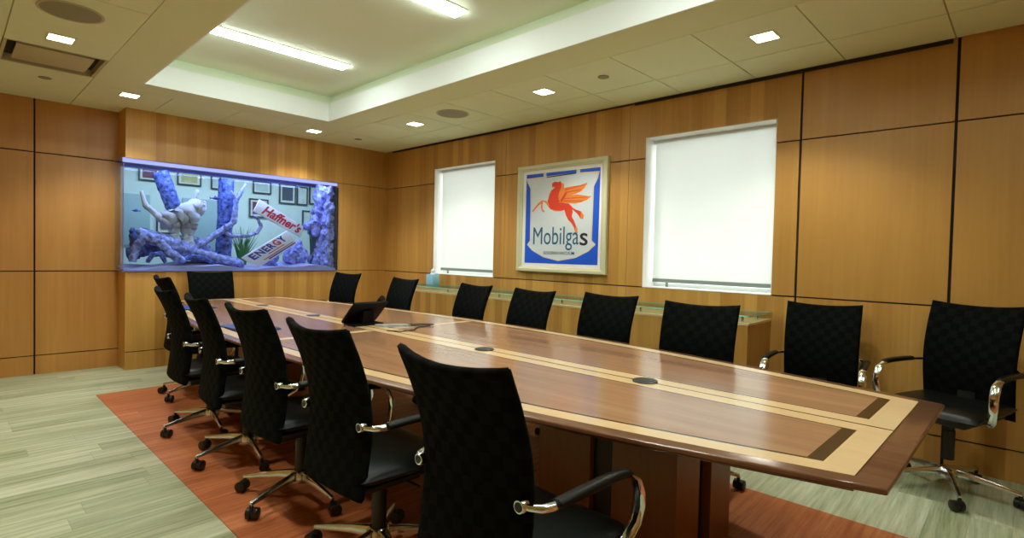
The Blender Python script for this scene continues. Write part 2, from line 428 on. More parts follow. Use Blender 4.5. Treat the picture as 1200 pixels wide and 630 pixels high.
# body of the wall behind the panels with window openings
for u0, u1 in ((0-.4, W1[0]), (W1[1], W2[0]), (W2[1], 9.2)):
    w.box((.016, -u0, 0), (.30, -u1, 3.1), 1)
for a, b in (W1, W2):
    w.box((.016, -a, 0), (.30, -b, WBOT), 1); w.box((.016, -a, WT), (.30, -b, 3.1), 1)
struct('wall_right', w, ['wall_y', 'seam', 'panel_y'])
# left and near walls (behind the camera side)
w = MB(); T = lambda u, z, d: (-5.30-d, u, z)
panel_wall(w, T, [(-9.0, 0), (-7.5, .005), (-6.0, .005), (-4.5, .005), (-3.0, .005), (-1.5, .005), (.327, 0)], ZS)
w.box((-5.6, -9.2, 0), (-5.316, .42, 3.1), 1)
struct('wall_left', w, ['wall_y', 'seam'])
w = MB(); T = lambda u, z, d: (u, -8.9-d, z)
panel_wall(w, T, [(-5.30, 0), (-4.0, .005), (-2.6, .005), (-1.2, .005), (0, 0)], ZS)
w.box((-5.6, -9.2, 0), (.30, -8.916, 3.1), 1)
struct('wall_near', w, ['wall_x', 'seam'])

# ceiling: tiles, plain bands and the raised tray
c = MB()
TRX0, TRX1, TRY1, TRY0 = -3.184, -1.475, -1.11, -8.2
def tile(x0, x1, y0, y1, gg=.004, mi=0):
    c.box((x0+gg, y0+gg, H), (x1-gg, y1-gg, H+.012), mi)
# plain gypsum bands round the tray
fw = .0125
c.box((-3.515, -8.9, H), (TRX0-fw, -.765, H+.012), 1); c.box((TRX1+fw, -8.9, H), (-1.135, -.765, H+.012), 1)
c.box((TRX0-fw+.0005, TRY1+fw, H), (TRX1+fw-.0005, -.765, H+.012), 1); c.box((TRX0-fw+.0005, -8.9, H), (TRX1+fw-.0005, TRY0-fw, H+.012), 1)
# right rows of tiles
ys = [-8.9, -8.20, -7.59, -6.98, -6.35, -5.745, -5.135, -4.525, -3.915, -3.305, -2.695, -2.085, -1.475, -.765]
for a, b in zip(ys[:-1], ys[1:]):
    tile(-1.135, -.47, a, b); tile(-.47, -.018, a, b)
# far row
xs = [-3.515, -2.88, -2.27, -1.66, -1.135, -.47, -.018]
for a, b in zip(xs[:-1], xs[1:]): tile(a, b, -.765, -.004)
tile(-3.515, -3.10, -.004, .327)
# left rows
DX0, DX1, DY0, DY1 = -4.115, -3.515, -1.575, -.945
ly = [-8.9, -7.68, -6.46, -5.24, -4.02, -2.79, -1.575]
lx = [-5.30, -4.72, -4.115, -3.515]
for a, b in zip(lx[:-1], lx[1:]):
    for y0, y1 in zip(ly[:-1], ly[1:]): tile(a, b, y0, y1)
for a, b in zip(lx[:-2], lx[1:-1]): tile(a, b, -1.575, -.945)
for a, b in zip(lx[:-1], lx[1:]): tile(a, b, -.945, .327)
# backing (grid seen in the joints)
for a, b in (((-5.6, -9.2), (TRX0-.02, DY0)), ((-5.6, DY0), (DX0, DY1)), ((DX1, DY0), (TRX0-.02, DY1)), ((-5.6, DY1), (TRX0-.02, .42)), ((TRX1+.02, -9.2), (.30, .42)), ((TRX0-.02, TRY1+.02), (TRX1+.02, .42)), ((TRX0-.02, -9.2), (TRX1+.02, TRY0-.02))):
    c.box((a[0], a[1], H+.010), (b[0], b[1], H+.02), 2)
struct('ceiling', c, ['tile', 'gyp', 'metal_paint'])
# tray fascia (white lip), set-back upper band and tray lid
t = MB(); ZF, ZT, SB = 2.895, 2.985, .05
def ring(x0, x1, y0, y1, z0, z1, th, mi):
    t.box((x0-th, y0, z0), (x0, y1, z1), mi); t.box((x1, y0, z0), (x1+th, y1, z1), mi)
    t.box((x0-th, y1, z0), (x1+th, y1+th, z1), mi); t.box((x0-th, y0-th, z0), (x1+th, y0, z1), mi)
ring(TRX0, TRX1, TRY0, TRY1, H, ZF, .012, 0)
for a, b in (((TRX0-SB-.02, TRY0-SB), (TRX0-.012, TRY1+SB)), ((TRX1+.012, TRY0-SB), (TRX1+SB+.02, TRY1+SB)), ((TRX0, TRY1+.012), (TRX1, TRY1+SB+.02)), ((TRX0, TRY0-SB-.02), (TRX1, TRY0-.012))):
    t.box((a[0], a[1], ZF-.015), (b[0], b[1], ZF), 1)
ring(TRX0-SB, TRX1+SB, TRY0-SB, TRY1+SB, ZF-.01, ZT, .02, 1)
t.box((TRX0-.2, TRY0-.2, ZT), (TRX1+.2, TRY1+.2, ZT+.03), 1)
t.box((-5.6, -9.2, 3.08), (.32, .5, 3.12), 1)
struct('ceiling_tray', t, ['fascia', 'tray'])
# dark-coloured strips imitating the shadow gap along the right wall under the tiles
s = MB(); s.box((-.020, -6.335, H-.024), (-.002, -4.06, H-.001)); s.box((-.014, -2.95, H-.020), (-.002, -.16, H-.001)); s.box((-.006, -4.06, H-.012), (-.002, -2.95, H-.001))
struct('painted_shadow_gap', s, 'seam')

# ------------------------------------------------------------------ windows and shades
def window(n, a, b, label, cat_label):
    fr = MB(); x = .20
    for u0, u1, z0, z1 in ((a, a+.04, WBOT, WT), (b-.04, b, WBOT, WT), (a+.04, b-.04, WBOT, WBOT+.04), (a+.04, b-.04, WT-.04, WT)):
        fr.box((x, -u0, z0), (x+.06, -u1, z1))
    # white lining of the opening: jambs, head and sill
    fr.box((.001, -a, WBOT), (.29, -(a+.006), WT)); fr.box((.001, -(b-.006), WBOT), (.29, -b, WT))
    fr.box((.001, -a, WBOT-.002), (.29, -b, WBOT+.006)); fr.box((.001, -a, WT-.006), (.29, -b, WT))
    o = struct('window_%d' % n, fr, 'white')
    p = MB(); p.box((x+.025, -(a+.03), WBOT+.03), (x+.031, -(b-.03), WT-.03))
    p.build('pane', 'pane', o)
    sx = .105 if n == 1 else .13
    r = thing('roller_shade', label, 'window shade', (sx, -(a+b)/2, WBOT+.01), 0, 'roller shades over the windows')
    hw = (b-a)/2
    f = MB(); f.box((-.0008, -hw+.028, .055), (.0008, hw-.034, WT-WBOT-.018)); f.build('fabric', 'shade', r)
    hb = MB(); hb.box((-.008, -hw+.028, .036), (.008, hw-.034, .070)); hb.build('hem_bar', 'greybar', r, bevel=.003)
    tb = MB(); tb.tube([(0.021, -hw+.02, WT-WBOT-.038), (0.021, hw-.01, WT-WBOT-.038)], .018, 14); tb.build('roller_tube', 'white', r, smooth=True)
    pt = MB(); pt.box((-.006, hw-.19, -.002), (.004, hw-.165, .036)); pt.build('pull_tab', 'greybar', r, bevel=.002)
    return o
window(1, W1[0], W1[1], 'glowing white roller shade above the blue tissue box, between room corner and framed sign', '')
window(2, W2[0], W2[1], 'glowing white roller shade on the nearer window, to the right of the framed sign', '')

# ------------------------------------------------------------------ ceiling fittings
def downlight(x, y, label):
    r = thing('downlight', label, 'ceiling light', (x, y, H), 0, 'square recessed downlights')
    a = MB(); q, e = .067, .082
    for u in ((-e, -e, e, -q), (-e, q, e, e), (-e, -q, -q, q), (q, -q, e, q)): a.box((u[0], u[1], -.004), (u[2], u[3], 0))
    a.build('trim_ring', 'gyp', r)
    l = MB(); l.box((-q, -q, -.003), (q, q, .001)); l.build('lens', 'lens', r)
    ld = bpy.data.lights.new('downlight_lamp', 'SPOT'); ld.energy = DLW; ld.color = (1, .955, .82); ld.spot_size = radians(118); ld.spot_blend = .55; ld.shadow_soft_size = .05
    lo = bpy.data.objects.new('lamp', ld); COL.objects.link(lo); lo.parent = r; lo.location = (0, 0, -.012)
    return r
DLW = 66
DL = [(-3.84, -1.867, 'square recessed downlight beside the round grille at the upper left'),
      (-3.187, -.566, 'square recessed downlight over the left end of the aquarium wall'),
      (-1.349, -.517, 'square recessed downlight above the right end of the aquarium'),
      (-.80, -1.773, 'square recessed downlight between the room corner and the right-hand round grille'),
      (-.80, -3.634, 'square recessed downlight in the ceiling before the framed sign'),
      (-.795, -5.467, 'square recessed downlight nearest the camera, above the right wall shade'),
      (-3.84, -3.70, 'square recessed downlight overhead on the left, past the round grille'), (-3.84, -5.53, 'square recessed downlight overhead just left of the camera')]
for d in DL: downlight(*d)

def strip_light(y, x0, x1, label):
    r = thing('strip_light', label, 'ceiling light', ((x0+x1)/2, y, ZT), 0, 'white strip lights in the ceiling tray')
    hx = (x1-x0)/2; a = MB()
    for u in ((-hx-.008, -.078, hx+.008, -.07), (-hx-.008, .07, hx+.008, .078), (-hx-.008, -.07, -hx, .07), (hx, -.07, hx+.008, .07)): a.box((u[0], u[1], -.006), (u[2], u[3], 0))
    a.build('trim_frame', 'tray', r)
    l = MB(); l.box((-hx, -.058, -.024), (hx, .058, -.0005)); l.build('lens', 'strip', r, bevel=.008)
strip_light(-2.10, -3.05, -1.83, 'long white strip light in the ceiling tray, the whole one nearer the aquarium')
strip_light(-3.76, -3.05, -1.87, 'long white strip light cut by the top edge of the picture')
strip_light(-5.42, -3.05, -1.87, 'long white strip light overhead above the near half of the table')
strip_light(-7.08, -3.05, -1.87, 'long white strip light above the camera')

def speaker(x, y, label):
    r = thing('ceiling_speaker', label, 'speaker', (x, y, H), 0, 'round ceiling speakers')
    a = MB(); a.lathe([(.165, 0), (.165, -.004), (.158, -.007), (.150, -.004)], n=40); a.build('rim', 'metal_paint', r, smooth=True)
    b = MB(); b.lathe([(.151, -.001), (.151, -.004), (.06, -.007), (.002, -.0075)], n=40); b.build('grille', 'grille', r, smooth=True)
speaker(-3.86, -2.47, 'round grey-green ceiling speaker grille at the upper left corner')
speaker(-.825, -2.44, 'round ceiling speaker grille between two downlights along the right wall')
def disc(x, y, label):
    b = MB(); b.lathe([(.045, 0), (.045, -.004), (.035, -.007), (.002, -.008)], (x, y, H), 24)
    tag(b.build('sprinkler_cover', 'grille', smooth=True), label, 'sprinkler', 'flat round sprinkler covers')
disc(-3.80, -.622, 'flat round sprinkler cover on the ceiling by the slotted air diffuser')
disc(-.80, -4.25, 'flat round sprinkler cover in the ceiling nearer the larger window shade')
disc(-.77, -.53, 'flat round sprinkler cover near the corner above the aquarium wall')
# plaque air diffuser
r = thing('air_diffuser', 'square plaque air diffuser set in the ceiling at left, dark slot along its edge', 'air vent', ((DX0+DX1)/2, (DY0+DY1)/2, H))
hx, hy = (DX1-DX0)/2-.003, (DY1-DY0)/2-.003
a = MB()
a.box((-hx, -hy, .055), (hx, hy, .07), 1)
for u in ((-hx, -hy, hx, -hy+.02), (-hx, hy-.02, hx, hy), (-hx, -hy+.02, -hx+.02, hy-.02), (hx-.02, -hy+.02, hx, hy-.02)): a.box((u[0], u[1], 0), (u[2], u[3], .06), 0)
a.build('frame', ['metal_paint', 'seam'], r)
a = MB(); a.box((-.225, -.225, .006), (.225, .225, .018)); a.build('plaque', 'metal_paint', r, bevel=.004)
for sx in (-1, 1):
    for sy in (-1, 1):
        a = MB(); a.box((sx*.15-.004, sy*.15-.004, .017), (sx*.15+.004, sy*.15+.004, .056)); a.build('hanger', 'metal_paint', r)

# ------------------------------------------------------------------ conference table
TCX, TY0, TY1 = -2.245, -6.515, -.335
TYC = (TY0+TY1)/2
def hw(y): return .965-.395*((y-TYC)/((TY1-TY0)/2))**2
TZ = .735
tab = thing('conference_table', 'long boat-shaped walnut conference table with maple inlay on two pedestals', 'table', (TCX, TYC, 0))
LY0, LY1 = TY0-TYC, TY1-TYC
def lw(y): return hw(y+TYC)
n = 48
out = [(lw(LY0+(LY1-LY0)*i/n), LY0+(LY1-LY0)*i/n) for i in range(n+1)]
out = out+[(-x, y) for x, y in reversed(out)]
def inset(poly, d):
    res = []; m_ = len(poly)
    for i in range(m_):
        p0, p, p1 = Vector(poly[i-1]), Vector(poly[i]), Vector(poly[(i+1) % m_])
        a = (p-p0).normalized(); b = (p1-p).normalized()
        na, nb = Vector((-a.y, a.x)), Vector((-b.y, b.x))
        k = (na+nb); k = k/max(.25, k.dot(na)); res.append(tuple(p+k*d))
    return res
tt = MB(); rings = [(.006, TZ), (.0015, TZ-.0025), (0, TZ-.006), (0, TZ-.014), (.004, TZ-.018), (.085, TZ-.048), (.085, TZ-.052)]
vs = []; m_ = len(out)
for d, z in rings: vs += [(x, y, z) for x, y in inset(out, d)]
fs = []
for k in range(len(rings)-1):
    for i in range(m_): fs.append((k*m_+i, k*m_+(i+1) % m_, (k+1)*m_+(i+1) % m_, (k+1)*m_+i))
fs.append(tuple(range(m_))); fs.append(tuple((len(rings)-1)*m_+i for i in range(m_))[::-1])
tt.add(vs, fs); tt.build('tabletop', 'walnut', tab, smooth=True)
EPS = .0006
def strip_poly(mb, fx0, fx1, y0, y1, z=EPS, ns=28):
    v = []; f = []
    for i in range(ns+1):
        y = y0+(y1-y0)*i/ns; v += [(fx0(y), y, TZ+z), (fx1(y), y, TZ+z)]
    for i in range(ns): f.append((2*i, 2*i+1, 2*i+3, 2*i+2))
    mb.add(v, f)
CO = lambda c_: (lambda y: c_)
ED = lambda s_, d: (lambda y: s_*(lw(y)-d))
ya, yb = LY0+.078, LY1-.078         # ends of the inlay
yc0, yc1 = ya+.085, yb-.085
yd0, yd1 = yc0+.042, yc1-.042
for s_ in (-1, 1):
    b = MB(); strip_poly(b, ED(s_, .055), ED(s_, .128), ya, yb)
    for q0, q1 in ((ya, yc0), (yc1, yb)): strip_poly(b, CO(s_*.005), ED(s_, .128), q0, q1, ns=3)
    b.build('maple_band', 'maple', tab)
    b = MB(); strip_poly(b, CO(s_*.006), CO(s_*.088), yc0, yc1); b.build('centre_band', 'maple', tab)
    b = MB(); strip_poly(b, ED(s_, .128), ED(s_, .142), yc0, yc1)
    strip_poly(b, CO(s_*.088), CO(s_*.098), yc0, yc1)
    strip_poly(b, CO(s_*.098), ED(s_, .142), yc0, yd0, ns=3); strip_poly(b, CO(s_*.098), ED(s_, .142), yd1, yc1, ns=3)
    b.build('ebony_line', 'ebony', tab)
    for q0, q1 in ((yd0, -.035), (.035, yd1)):
        b = MB(); strip_poly(b, CO(s_*.098), ED(s_, .142), q0, q1); b.build('walnut_field', 'walnut_field', tab)
    b = MB(); strip_poly(b, CO(s_*.098), ED(s_, .142), -.035, .035, ns=3); b.build('cross_band', 'maple', tab)
b = MB(); strip_poly(b, CO(-.006), CO(.006), ya, yb); strip_poly(b, CO(-.7), CO(.7), ya-.004, ya, ns=2)
b.v = [(max(-lw(v[1])+.055, min(lw(v[1])-.055, v[0])), v[1], v[2]) for v in b.v]
b.build('centre_seam', 'ebony', tab)
for gy in (-5.52, -4.48, -2.38, -1.32):
    b = MB(); b.lathe([(.056, 0), (.056, .004), (.050, .008), (.015, .009), (.002, .009)], (0, gy-TYC, TZ), 28)
    b.build('grommet', 'grille_dark' if 'grille_dark' in M else 'black', tab, smooth=True)
# two pedestals: four walnut corner posts round a black core, on a plinth
for py in (-5.47, -1.37):
    p = MB(); cy = py-TYC
    p.box((-.225, cy-.30, .0045), (.225, cy+.30, TZ-.053), 1)
    for sx in (-1, 1):
        for sy in (-1, 1):
            p.box((sx*.255, cy+sy*.34, .0045), (sx*.055, cy+sy*.055, TZ-.053), 0)
    p.build('pedestal', ['walnut_base', 'black'], tab, bevel=.002, seg=1)

# things on the table
def folder(cx, cy, sx, sy, rz, label):
    o = thing('folder', label, 'folder', (cx, cy, TZ+.0012), rz, 'blue folders on the table')
    b = MB(); b.box((-sx, -sy, 0), (sx, sy, .003)); b.build('back_cover', 'folder', o)
    b = MB(); b.box((-sx+.006, -sy+.006, .003), (sx-.003, sy-.006, .006)); b.build('paper', 'mat', o)
    b = MB(); b.box((-sx, -sy, .006), (sx, sy, .009)); b.build('front_cover', 'folder', o)
folder(-2.93, -2.83, .125, .20, radians(4), 'dark blue folder on the table edge, seen either side of a chair back')
folder(-2.83, -1.20, .13, .19, radians(10), 'dark blue folder on the table furthest from the camera, near the aquarium end')

ph = thing('conference_phone', 'black desk phone with tilted screen and handset on the table centre, cables beside it', 'phone', (-2.215, -3.14, TZ+EPS+.001), radians(2))
# local x = width, local -y = towards the camera (its back), tilted plate
b = MB(); b.tube([(-.12, -.055, .006), (.12, -.055, .006)], .006, 8); b.tube([(-.12, .085, .006), (.12, .085, .006)], .006, 8)
b.box((-.125, -.06, .0), (.125, .09, .014)); b.build('foot', 'phone', ph, bevel=.004)
b = MB(); b.add([(-.05, -.045, .012), (.05, -.045, .012), (.05, .03, .012), (-.05, .03, .012), (-.04, -.05, .11), (.04, -.05, .11), (.04, -.02, .11), (-.04, -.02, .11)],
      [(0,3,2,1),(4,5,6,7),(0,1,5,4),(1,2,6,5),(2,3,7,6),(3,0,4,7)]); b.build('stand', 'phone', ph, bevel=.003)
tl = Matrix.Translation((0, 0, .095)) @ Matrix.Rotation(radians(-42), 4, 'X')
def tilted(a_, b_):
    m = MB(); m.box(a_, b_); m.v = [tuple(tl @ Vector(v)) for v in m.v]; return m
m = tilted((-.145, -.115, -.012), (.145, .115, .012)); m.build('body', 'phone', ph, bevel=.006)
m = tilted((-.13, -.10, .0125), (.075, .10, .0135)); m.build('screen', 'lcd', ph)
hs = MB(); hs.tube([tuple(tl @ Vector(p)) for p in ((.112, -.115, .035), (.112, -.08, .042), (.112, 0, .048), (.112, .08, .042), (.112, .115, .035))], [.024, .02, .014, .02, .024], 12)
hs.build('handset', 'phone', ph, smooth=True)
def loop_cable(cx, cy, r, n_, label, mat, zz=.0045, name='cable', seed=1, ex=1.6, tail=None):
    rnd = random.Random(seed); pts = []
    for i in range(26*n_):
        a = 2*pi*i/26; rr = r*(1+.34*sin(a*1.37+seed)); pts.append((cx+rr*cos(a)*ex*cos(-.75)-rr*sin(a)*sin(-.75)*.7, cy+rr*cos(a)*ex*sin(-.75)+rr*sin(a)*cos(-.75)*.7, TZ+EPS+zz+.0035*(1+sin(a*.5+seed))))
    if tail: pts += [(p[0], p[1], TZ+EPS+zz) for p in tail]
    b = MB(); b.tube(pts, .0038, 8); return tag(b.build(name, mat, smooth=True), label, 'cable')
loop_cable(-2.10, -3.33, .062, 3, 'grey cable coiled on the table just right of the desk phone', 'cable', seed=2)
loop_cable(-1.93, -3.42, .055, 2, 'thin dark cord looped loosely on the table right of the grey coiled cable', 'cable_dark', seed=5, tail=[(-2.02, -3.52), (-2.1, -3.6), (-2.22, -3.62), (-2.27, -3.52)])

# ------------------------------------------------------------------ chairs
def chair_back_mesh():
    nu, nv = 18, 26; W = .228
    def ctr(v):
        ks = [(0, -.232), (.18, -.218), (.38, -.209), (.58, -.222), (.78, -.262), (1, -.325)]
        for (a, p), (b_, q) in zip(ks[:-1], ks[1:]):
            if v <= b_:
                i = ks.index((a, p)); p0 = ks[max(0, i-1)]; p3 = ks[min(len(ks)-1, i+2)]
                t_ = (v-a)/(b_-a); m0 = (q-p0[1])/(b_-p0[0])*(b_-a); m1 = (p3[1]-p)/(p3[0]-a)*(b_-a)
                return (2*t_**3-3*t_**2+1)*p+(t_**3-2*t_**2+t_)*m0+(-2*t_**3+3*t_**2)*q+(t_**3-t_**2)*m1
        return ks[-1][1]
    def P(u, v):
        z = .375+(1.012-.375-.02*(1-u*u)*(v**3))*v
        w = W*(.965+.045*v)
        return Vector((u*w, ctr(v)+.034*u*u*(.5+.5*v), z))
    verts = []; faces = []; uvs = []
    def grid(sgn):
        o = len(verts)
        for j in range(nv+1):
            for i in range(nu+1):
                u = -1+2*i/nu; v = j/nv
                # cluster samples to the rim
                u = sin(u*pi/2)*.85+u*.15; v = .5-.5*cos(v*pi)*.8+(v-.5)*.2-0; p = P(u, v)
                e = min((1-abs(u))*W, v*.637, (1-v)*.637); th = .019*min(1, sqrt(max(0, 1-(1-e/.017)**2))) if e < .017 else .019
                verts.append(p+Vector((0, sgn*th, 0))); uvs.append((p.x, p.z))
        for j in range(nv):
            for i in range(nu):
                a = o+j*(nu+1)+i; q = (a, a+1, a+nu+2, a+nu+1); faces.append(q if sgn < 0 else q[::-1])
        return o
    grid(-1); grid(1)
    me = bpy.data.meshes.new('backrest'); me.from_pydata([tuple(v) for v in verts], [], faces)
    uvl = me.uv_layers.new(name='weave')
    for l in me.loops: uvl.data[l.index].uv = uvs[l.vertex_index]
    bm = bmesh.new(); bm.from_mesh(me); bmesh.ops.remove_doubles(bm, verts=bm.verts, dist=1e-5); bmesh.ops.recalc_face_normals(bm, faces=bm.faces); bm.to_mesh(me); bm.free()
    for p in me.polygons: p.use_smooth = True
    me.materials.append(M['weave'])
    return me
def make_chair():
    r = thing('office_chair', '', 'chair', group='black woven-back conference chairs')
    # base: hub, five legs each with a caster
    b = MB(); b.lathe([(.052, .082), (.056, .10), (.05, .128), (.036, .142)], n=20); b.build('hub', 'alu', r, smooth=True)
    for k in range(5):
        a = 2*pi*k/5; d = Vector((cos(a), sin(a), 0)); pr = Vector((-d.y, d.x, 0))
        vs = []
        for t_, z, hh, wd in ((.035, .118, .020, .020), (.12, .112, .016, .016), (.22, .098, .012, .0125), (.315, .084, .009, .011)):
            c_ = d*t_
            vs += [c_-pr*wd+Vector((0, 0, z-hh)), c_+pr*wd+Vector((0, 0, z-hh)), c_+pr*wd*.65+Vector((0, 0, z+hh)), c_-pr*wd*.65+Vector((0, 0, z+hh))]
        fs = [(0, 3, 2, 1), (12, 13, 14, 15)]
        for j in range(3):
            for q in range(4): fs.append((4*j+q, 4*j+(q+1) % 4, 4*j+4+(q+1) % 4, 4*j+4+q))
        lg = MB().add(vs, fs).build('base_leg', 'alu', r, bevel=.003, seg=2)
        cs = MB(); c_ = d*.308; sw = random.uniform(0, 6.28); ax = Vector((cos(sw), sin(sw), 0)); tr = Vector((-ax.y, ax.x, 0)); cw = c_+tr*.016
        cs.tube([c_+Vector((0, 0, .052)), c_+Vector((0, 0, .080))], .0095, 10)
        for sg in (-1, 1):
            cs.tube([cw+ax*sg*.006+Vector((0, 0, .0310)), cw+ax*sg*.0265+Vector((0, 0, .0310)), cw+ax*sg*.029+Vector((0, 0, .0310))], [.0272, .0272, .022], 18)
        cs.tube([cw-ax*.010+Vector((0, 0, .034)), cw+ax*.010+Vector((0, 0, .034))], .024, 14)
        ca = cs.build('caster', 'black', lg, smooth=True)
    b = MB(); b.lathe([(.030, .135), (.030, .30), (.026, .302), (.026, .36)], n=18); b.build('column', 'black', r, smooth=True)
    b = MB(); b.box((-.12, -.16, .345), (.12, .12, .395)); b.box((-.19, -.19, .39), (.19, .20, .405)); b.build('mechanism', 'black', r, bevel=.01)
    # seat cushion
    nu, nv = 14, 16; vs = []; fs = []
    for sg in (1, -1):
        o = len(vs)
        for j in range(nv+1):
            for i in range(nu+1):
                a_ = -1+2*i/nu; c_ = -1+2*j/nv; u = sin(a_*pi/2)*.7+a_*.3; v = sin(c_*pi/2)*.7+c_*.3
                k = (1-abs(u)**7)**.5*(1-abs(v)**7)**.5
                x = u*.240*(1-.06*max(0, v)**3-.05*max(0, -v)); y = .028+v*.245
                z = .438+sg*.035*k+.008*u*u-.022*max(0, v)**4
                vs.append((x, y, z))
        for j in range(nv):
            for i in range(nu):
                a_ = o+j*(nu+1)+i; fs.append((a_, a_+1, a_+nu+2, a_+nu+1))
    MB().add(vs, fs).build('seat', 'leather', r, smooth=True)
    bk = bpy.data.objects.new('backrest', chair_back_mesh()); COL.objects.link(bk); bk.parent = r
    # spine that ties the back to the mechanism
    b = MB(); b.tube([(0, -.10, .37), (0, -.17, .385), (0, -.195, .43), (0, -.192, .50)], [.02]*4, 10, w=(2.2, .6), up=(0, 0, 1)); b.build('spine', 'black', r, smooth=True)
    for s_ in (-1, 1):
        # chrome rear link with its ring, black pad, chrome front loop
        arm = MB(); lk = MB()
        loop = [(.272, .135, .652), (.273, .175, .646), (.275, .212, .622), (.276, .232, .58), (.275, .236, .535), (.270, .226, .485), (.258, .198, .437), (.235, .150, .405), (.190, .09, .392)]
        arm.tube([(s_*x, y, z) for x, y, z in loop], [1.0]*2+[1.08]*3+[1.0]*2+[.8, .65], 12, w=(.0195, .0075), up=(0, 0, 1))
        link = [(.216, -.214, .650), (.236, -.210, .650), (.258, -.190, .648), (.268, -.160, .648), (.270, -.130, .649)]
        lk.tube([(s_*x, y, z) for x, y, z in link], [.009, .0095, .0115, .0125, .0115], 12)
        rg = MB(); rg.lathe([(.0165, -.229), (.0185, -.226), (.0185, -.206), (.0165, -.203)], (s_*.214, 0, .650), 20, axis='y')
        ao = arm.build('armrest', 'chrome', r, smooth=True); lk.build('arm_link', 'chrome', ao, smooth=True); rg.build('ring', 'chrome', ao, smooth=True)
        pd = MB(); pd.tube([(s_*x, y, z) for x, y, z in ((.2695, -.150, .650), (.2705, -.146, .651), (.2715, -.08, .654), (.2725, .05, .656), (.2735, .13, .654), (.274, .165, .648), (.274, .168, .647))],
                           [.7, 1, 1.02, 1.02, 1, .92, .6], 14, w=(.0215, .0145), up=(0, 0, 1)); pd.build('arm_pad', 'leather', ao, smooth=True)
        cp = MB(); cp.lathe([(.0125, -.2305), (.0125, -.2287), (.004, -.2302)], (s_*.214, 0, .650), 18, axis='y'); cp.build('end_cap', 'black', ao, smooth=True)
    b = MB(); b.tube([(.08, .02, .372), (.16, .03, .368), (.235, .035, .366)], [.0045, .0045, .006], 8); b.build('tilt_lever', 'chrome', r, smooth=True)
    return r
UPPER = ('mechanism', 'seat', 'backrest', 'spine', 'armrest', 'tilt_lever')
LEGS = ('base_leg',)
# x, y, facing (deg), base phase (deg, world), height offset, label
CH = [
 (-3.179, -5.636, -1.2, 200, .0, 'black woven chair nearest the camera, its near armrest at the bottom edge'),
 (-3.151, -4.820, -.2, 188, .0, 'black woven chair next behind the nearest one on the left side of the table'),
 (-3.115, -4.030, .5, 200, .0, 'black woven chair third from the camera along the left side of the table'),
 (-3.100, -3.270, -5.0, 191, -.005, 'black woven chair fourth from the camera along the left side of the table'),
 (-3.080, -2.535, -2.0, 192, -.005, 'black woven chair second from the aquarium end on the left side of the table'),
 (-2.850, -1.510, -2.0, 207, .03, 'black woven chair furthest back on the left side, mostly hidden behind the next one'),
 (-2.365, -.445, -92, 30, .02, 'black woven chair at the far head of the table, under the aquarium'),
 (-1.225, -.690, 190, 10, .01, 'black woven chair just right of the aquarium, back towards the room corner'),
 (-1.292, -1.928, 178.6, 40, .0, 'black woven chair beside the tissue box, second from the room corner on the far side'),
 (-1.350, -3.080, 174, 22, .0, 'black woven chair in front of the smaller window, across the table from the phone'),
 (-1.420, -3.850, 175, 3, .0, 'black woven chair under the left half of the framed sign across the table'),
 (-1.297, -4.513, 180.3, 50, .0, 'black woven chair across the table below the right side of the framed sign'),
 (-1.440, -5.310, 188, 215, .0, 'black woven chair below the larger window, hiding most of the cabinet end'),
 (-.44, -5.735, 187, 30, -.012, 'black woven chair backed against the right wall beside the cabinet end'),
 (-.462, -6.432, 163, 195, .05, 'black woven chair against the right wall beyond the table corner, seat and casters in view'),
]
proto = make_chair()
for i, (x, y, th, phs, dz, lab) in enumerate(CH):
    o = proto if i == 0 else copy_tree(proto)
    o.location = (x, y, .0045 if -3.5 < x < -1.28 and y < -.98 else .0005); rz = radians(th-90); o.rotation_euler = (0, 0, rz)
    o['label'] = lab
for i, o in enumerate([proto]+[q for q in COL.objects if q.type == 'EMPTY' and q.name.startswith('office_chair.')]):
    x, y, th, phs, dz, lab = CH[i]; rz = th-90
    for c_ in o.children:
        nm = c_.name.split('.')[0]
        if nm in UPPER: c_.location = (0, 0, dz)
        elif nm in LEGS: c_.rotation_euler = (0, 0, radians(phs-rz))
        elif nm == 'column': c_.scale = (1, 1, 1); c_.location = (0, 0, max(0, dz))
# ------------------------------------------------------------------ credenza along the right wall
cr = thing('credenza', 'long low maple cabinet along the right wall under a green glass shelf', 'cabinet', (0, 0, 0))
CXF, CYR, CYL, CT = -.462, -5.30, -.98, .838
b = MB(); b.box((CXF+.02, CYR, .07), (-.004, CYL, CT-.02)); b.box((CXF+.06, CYR+.03, .0005), (-.01, CYL-.03, .07)); b.build('body', 'wall_y', cr)
b = MB(); b.box((CXF, CYR-.004, CT-.02), (-.004, CYL+.004, CT)); b.build('top_panel', 'maple', cr, bevel=.002, seg=1)
nd = 5; dw = (CYL-CYR)/nd
for k in range(nd):
    b = MB(); b.box((CXF, CYR+k*dw+.0015, .075), (CXF+.02, CYR+(k+1)*dw-.0015, CT-.022)); b.build('door', 'wall_y', cr)
b = MB(); b.box((CXF-.02, CYR-.012, .882), (-.012, CYL, .893)); b.m = [0, 0, 1, 1, 1, 1]; b.build('glass_shelf', ['shelf_glass', 'shelf'], cr)
for k in range(6):
    for xx in (-.38, -.10):
        yy = CYR+.07+k*((CYL-CYR)-.14)/5
        b = MB(); b.lathe([(.012, CT), (.012, CT+.003), (.009, CT+.004), (.009, .881), (.012, .882)], (xx, yy, 0), 12); b.build('standoff', 'alu', cr, smooth=True)

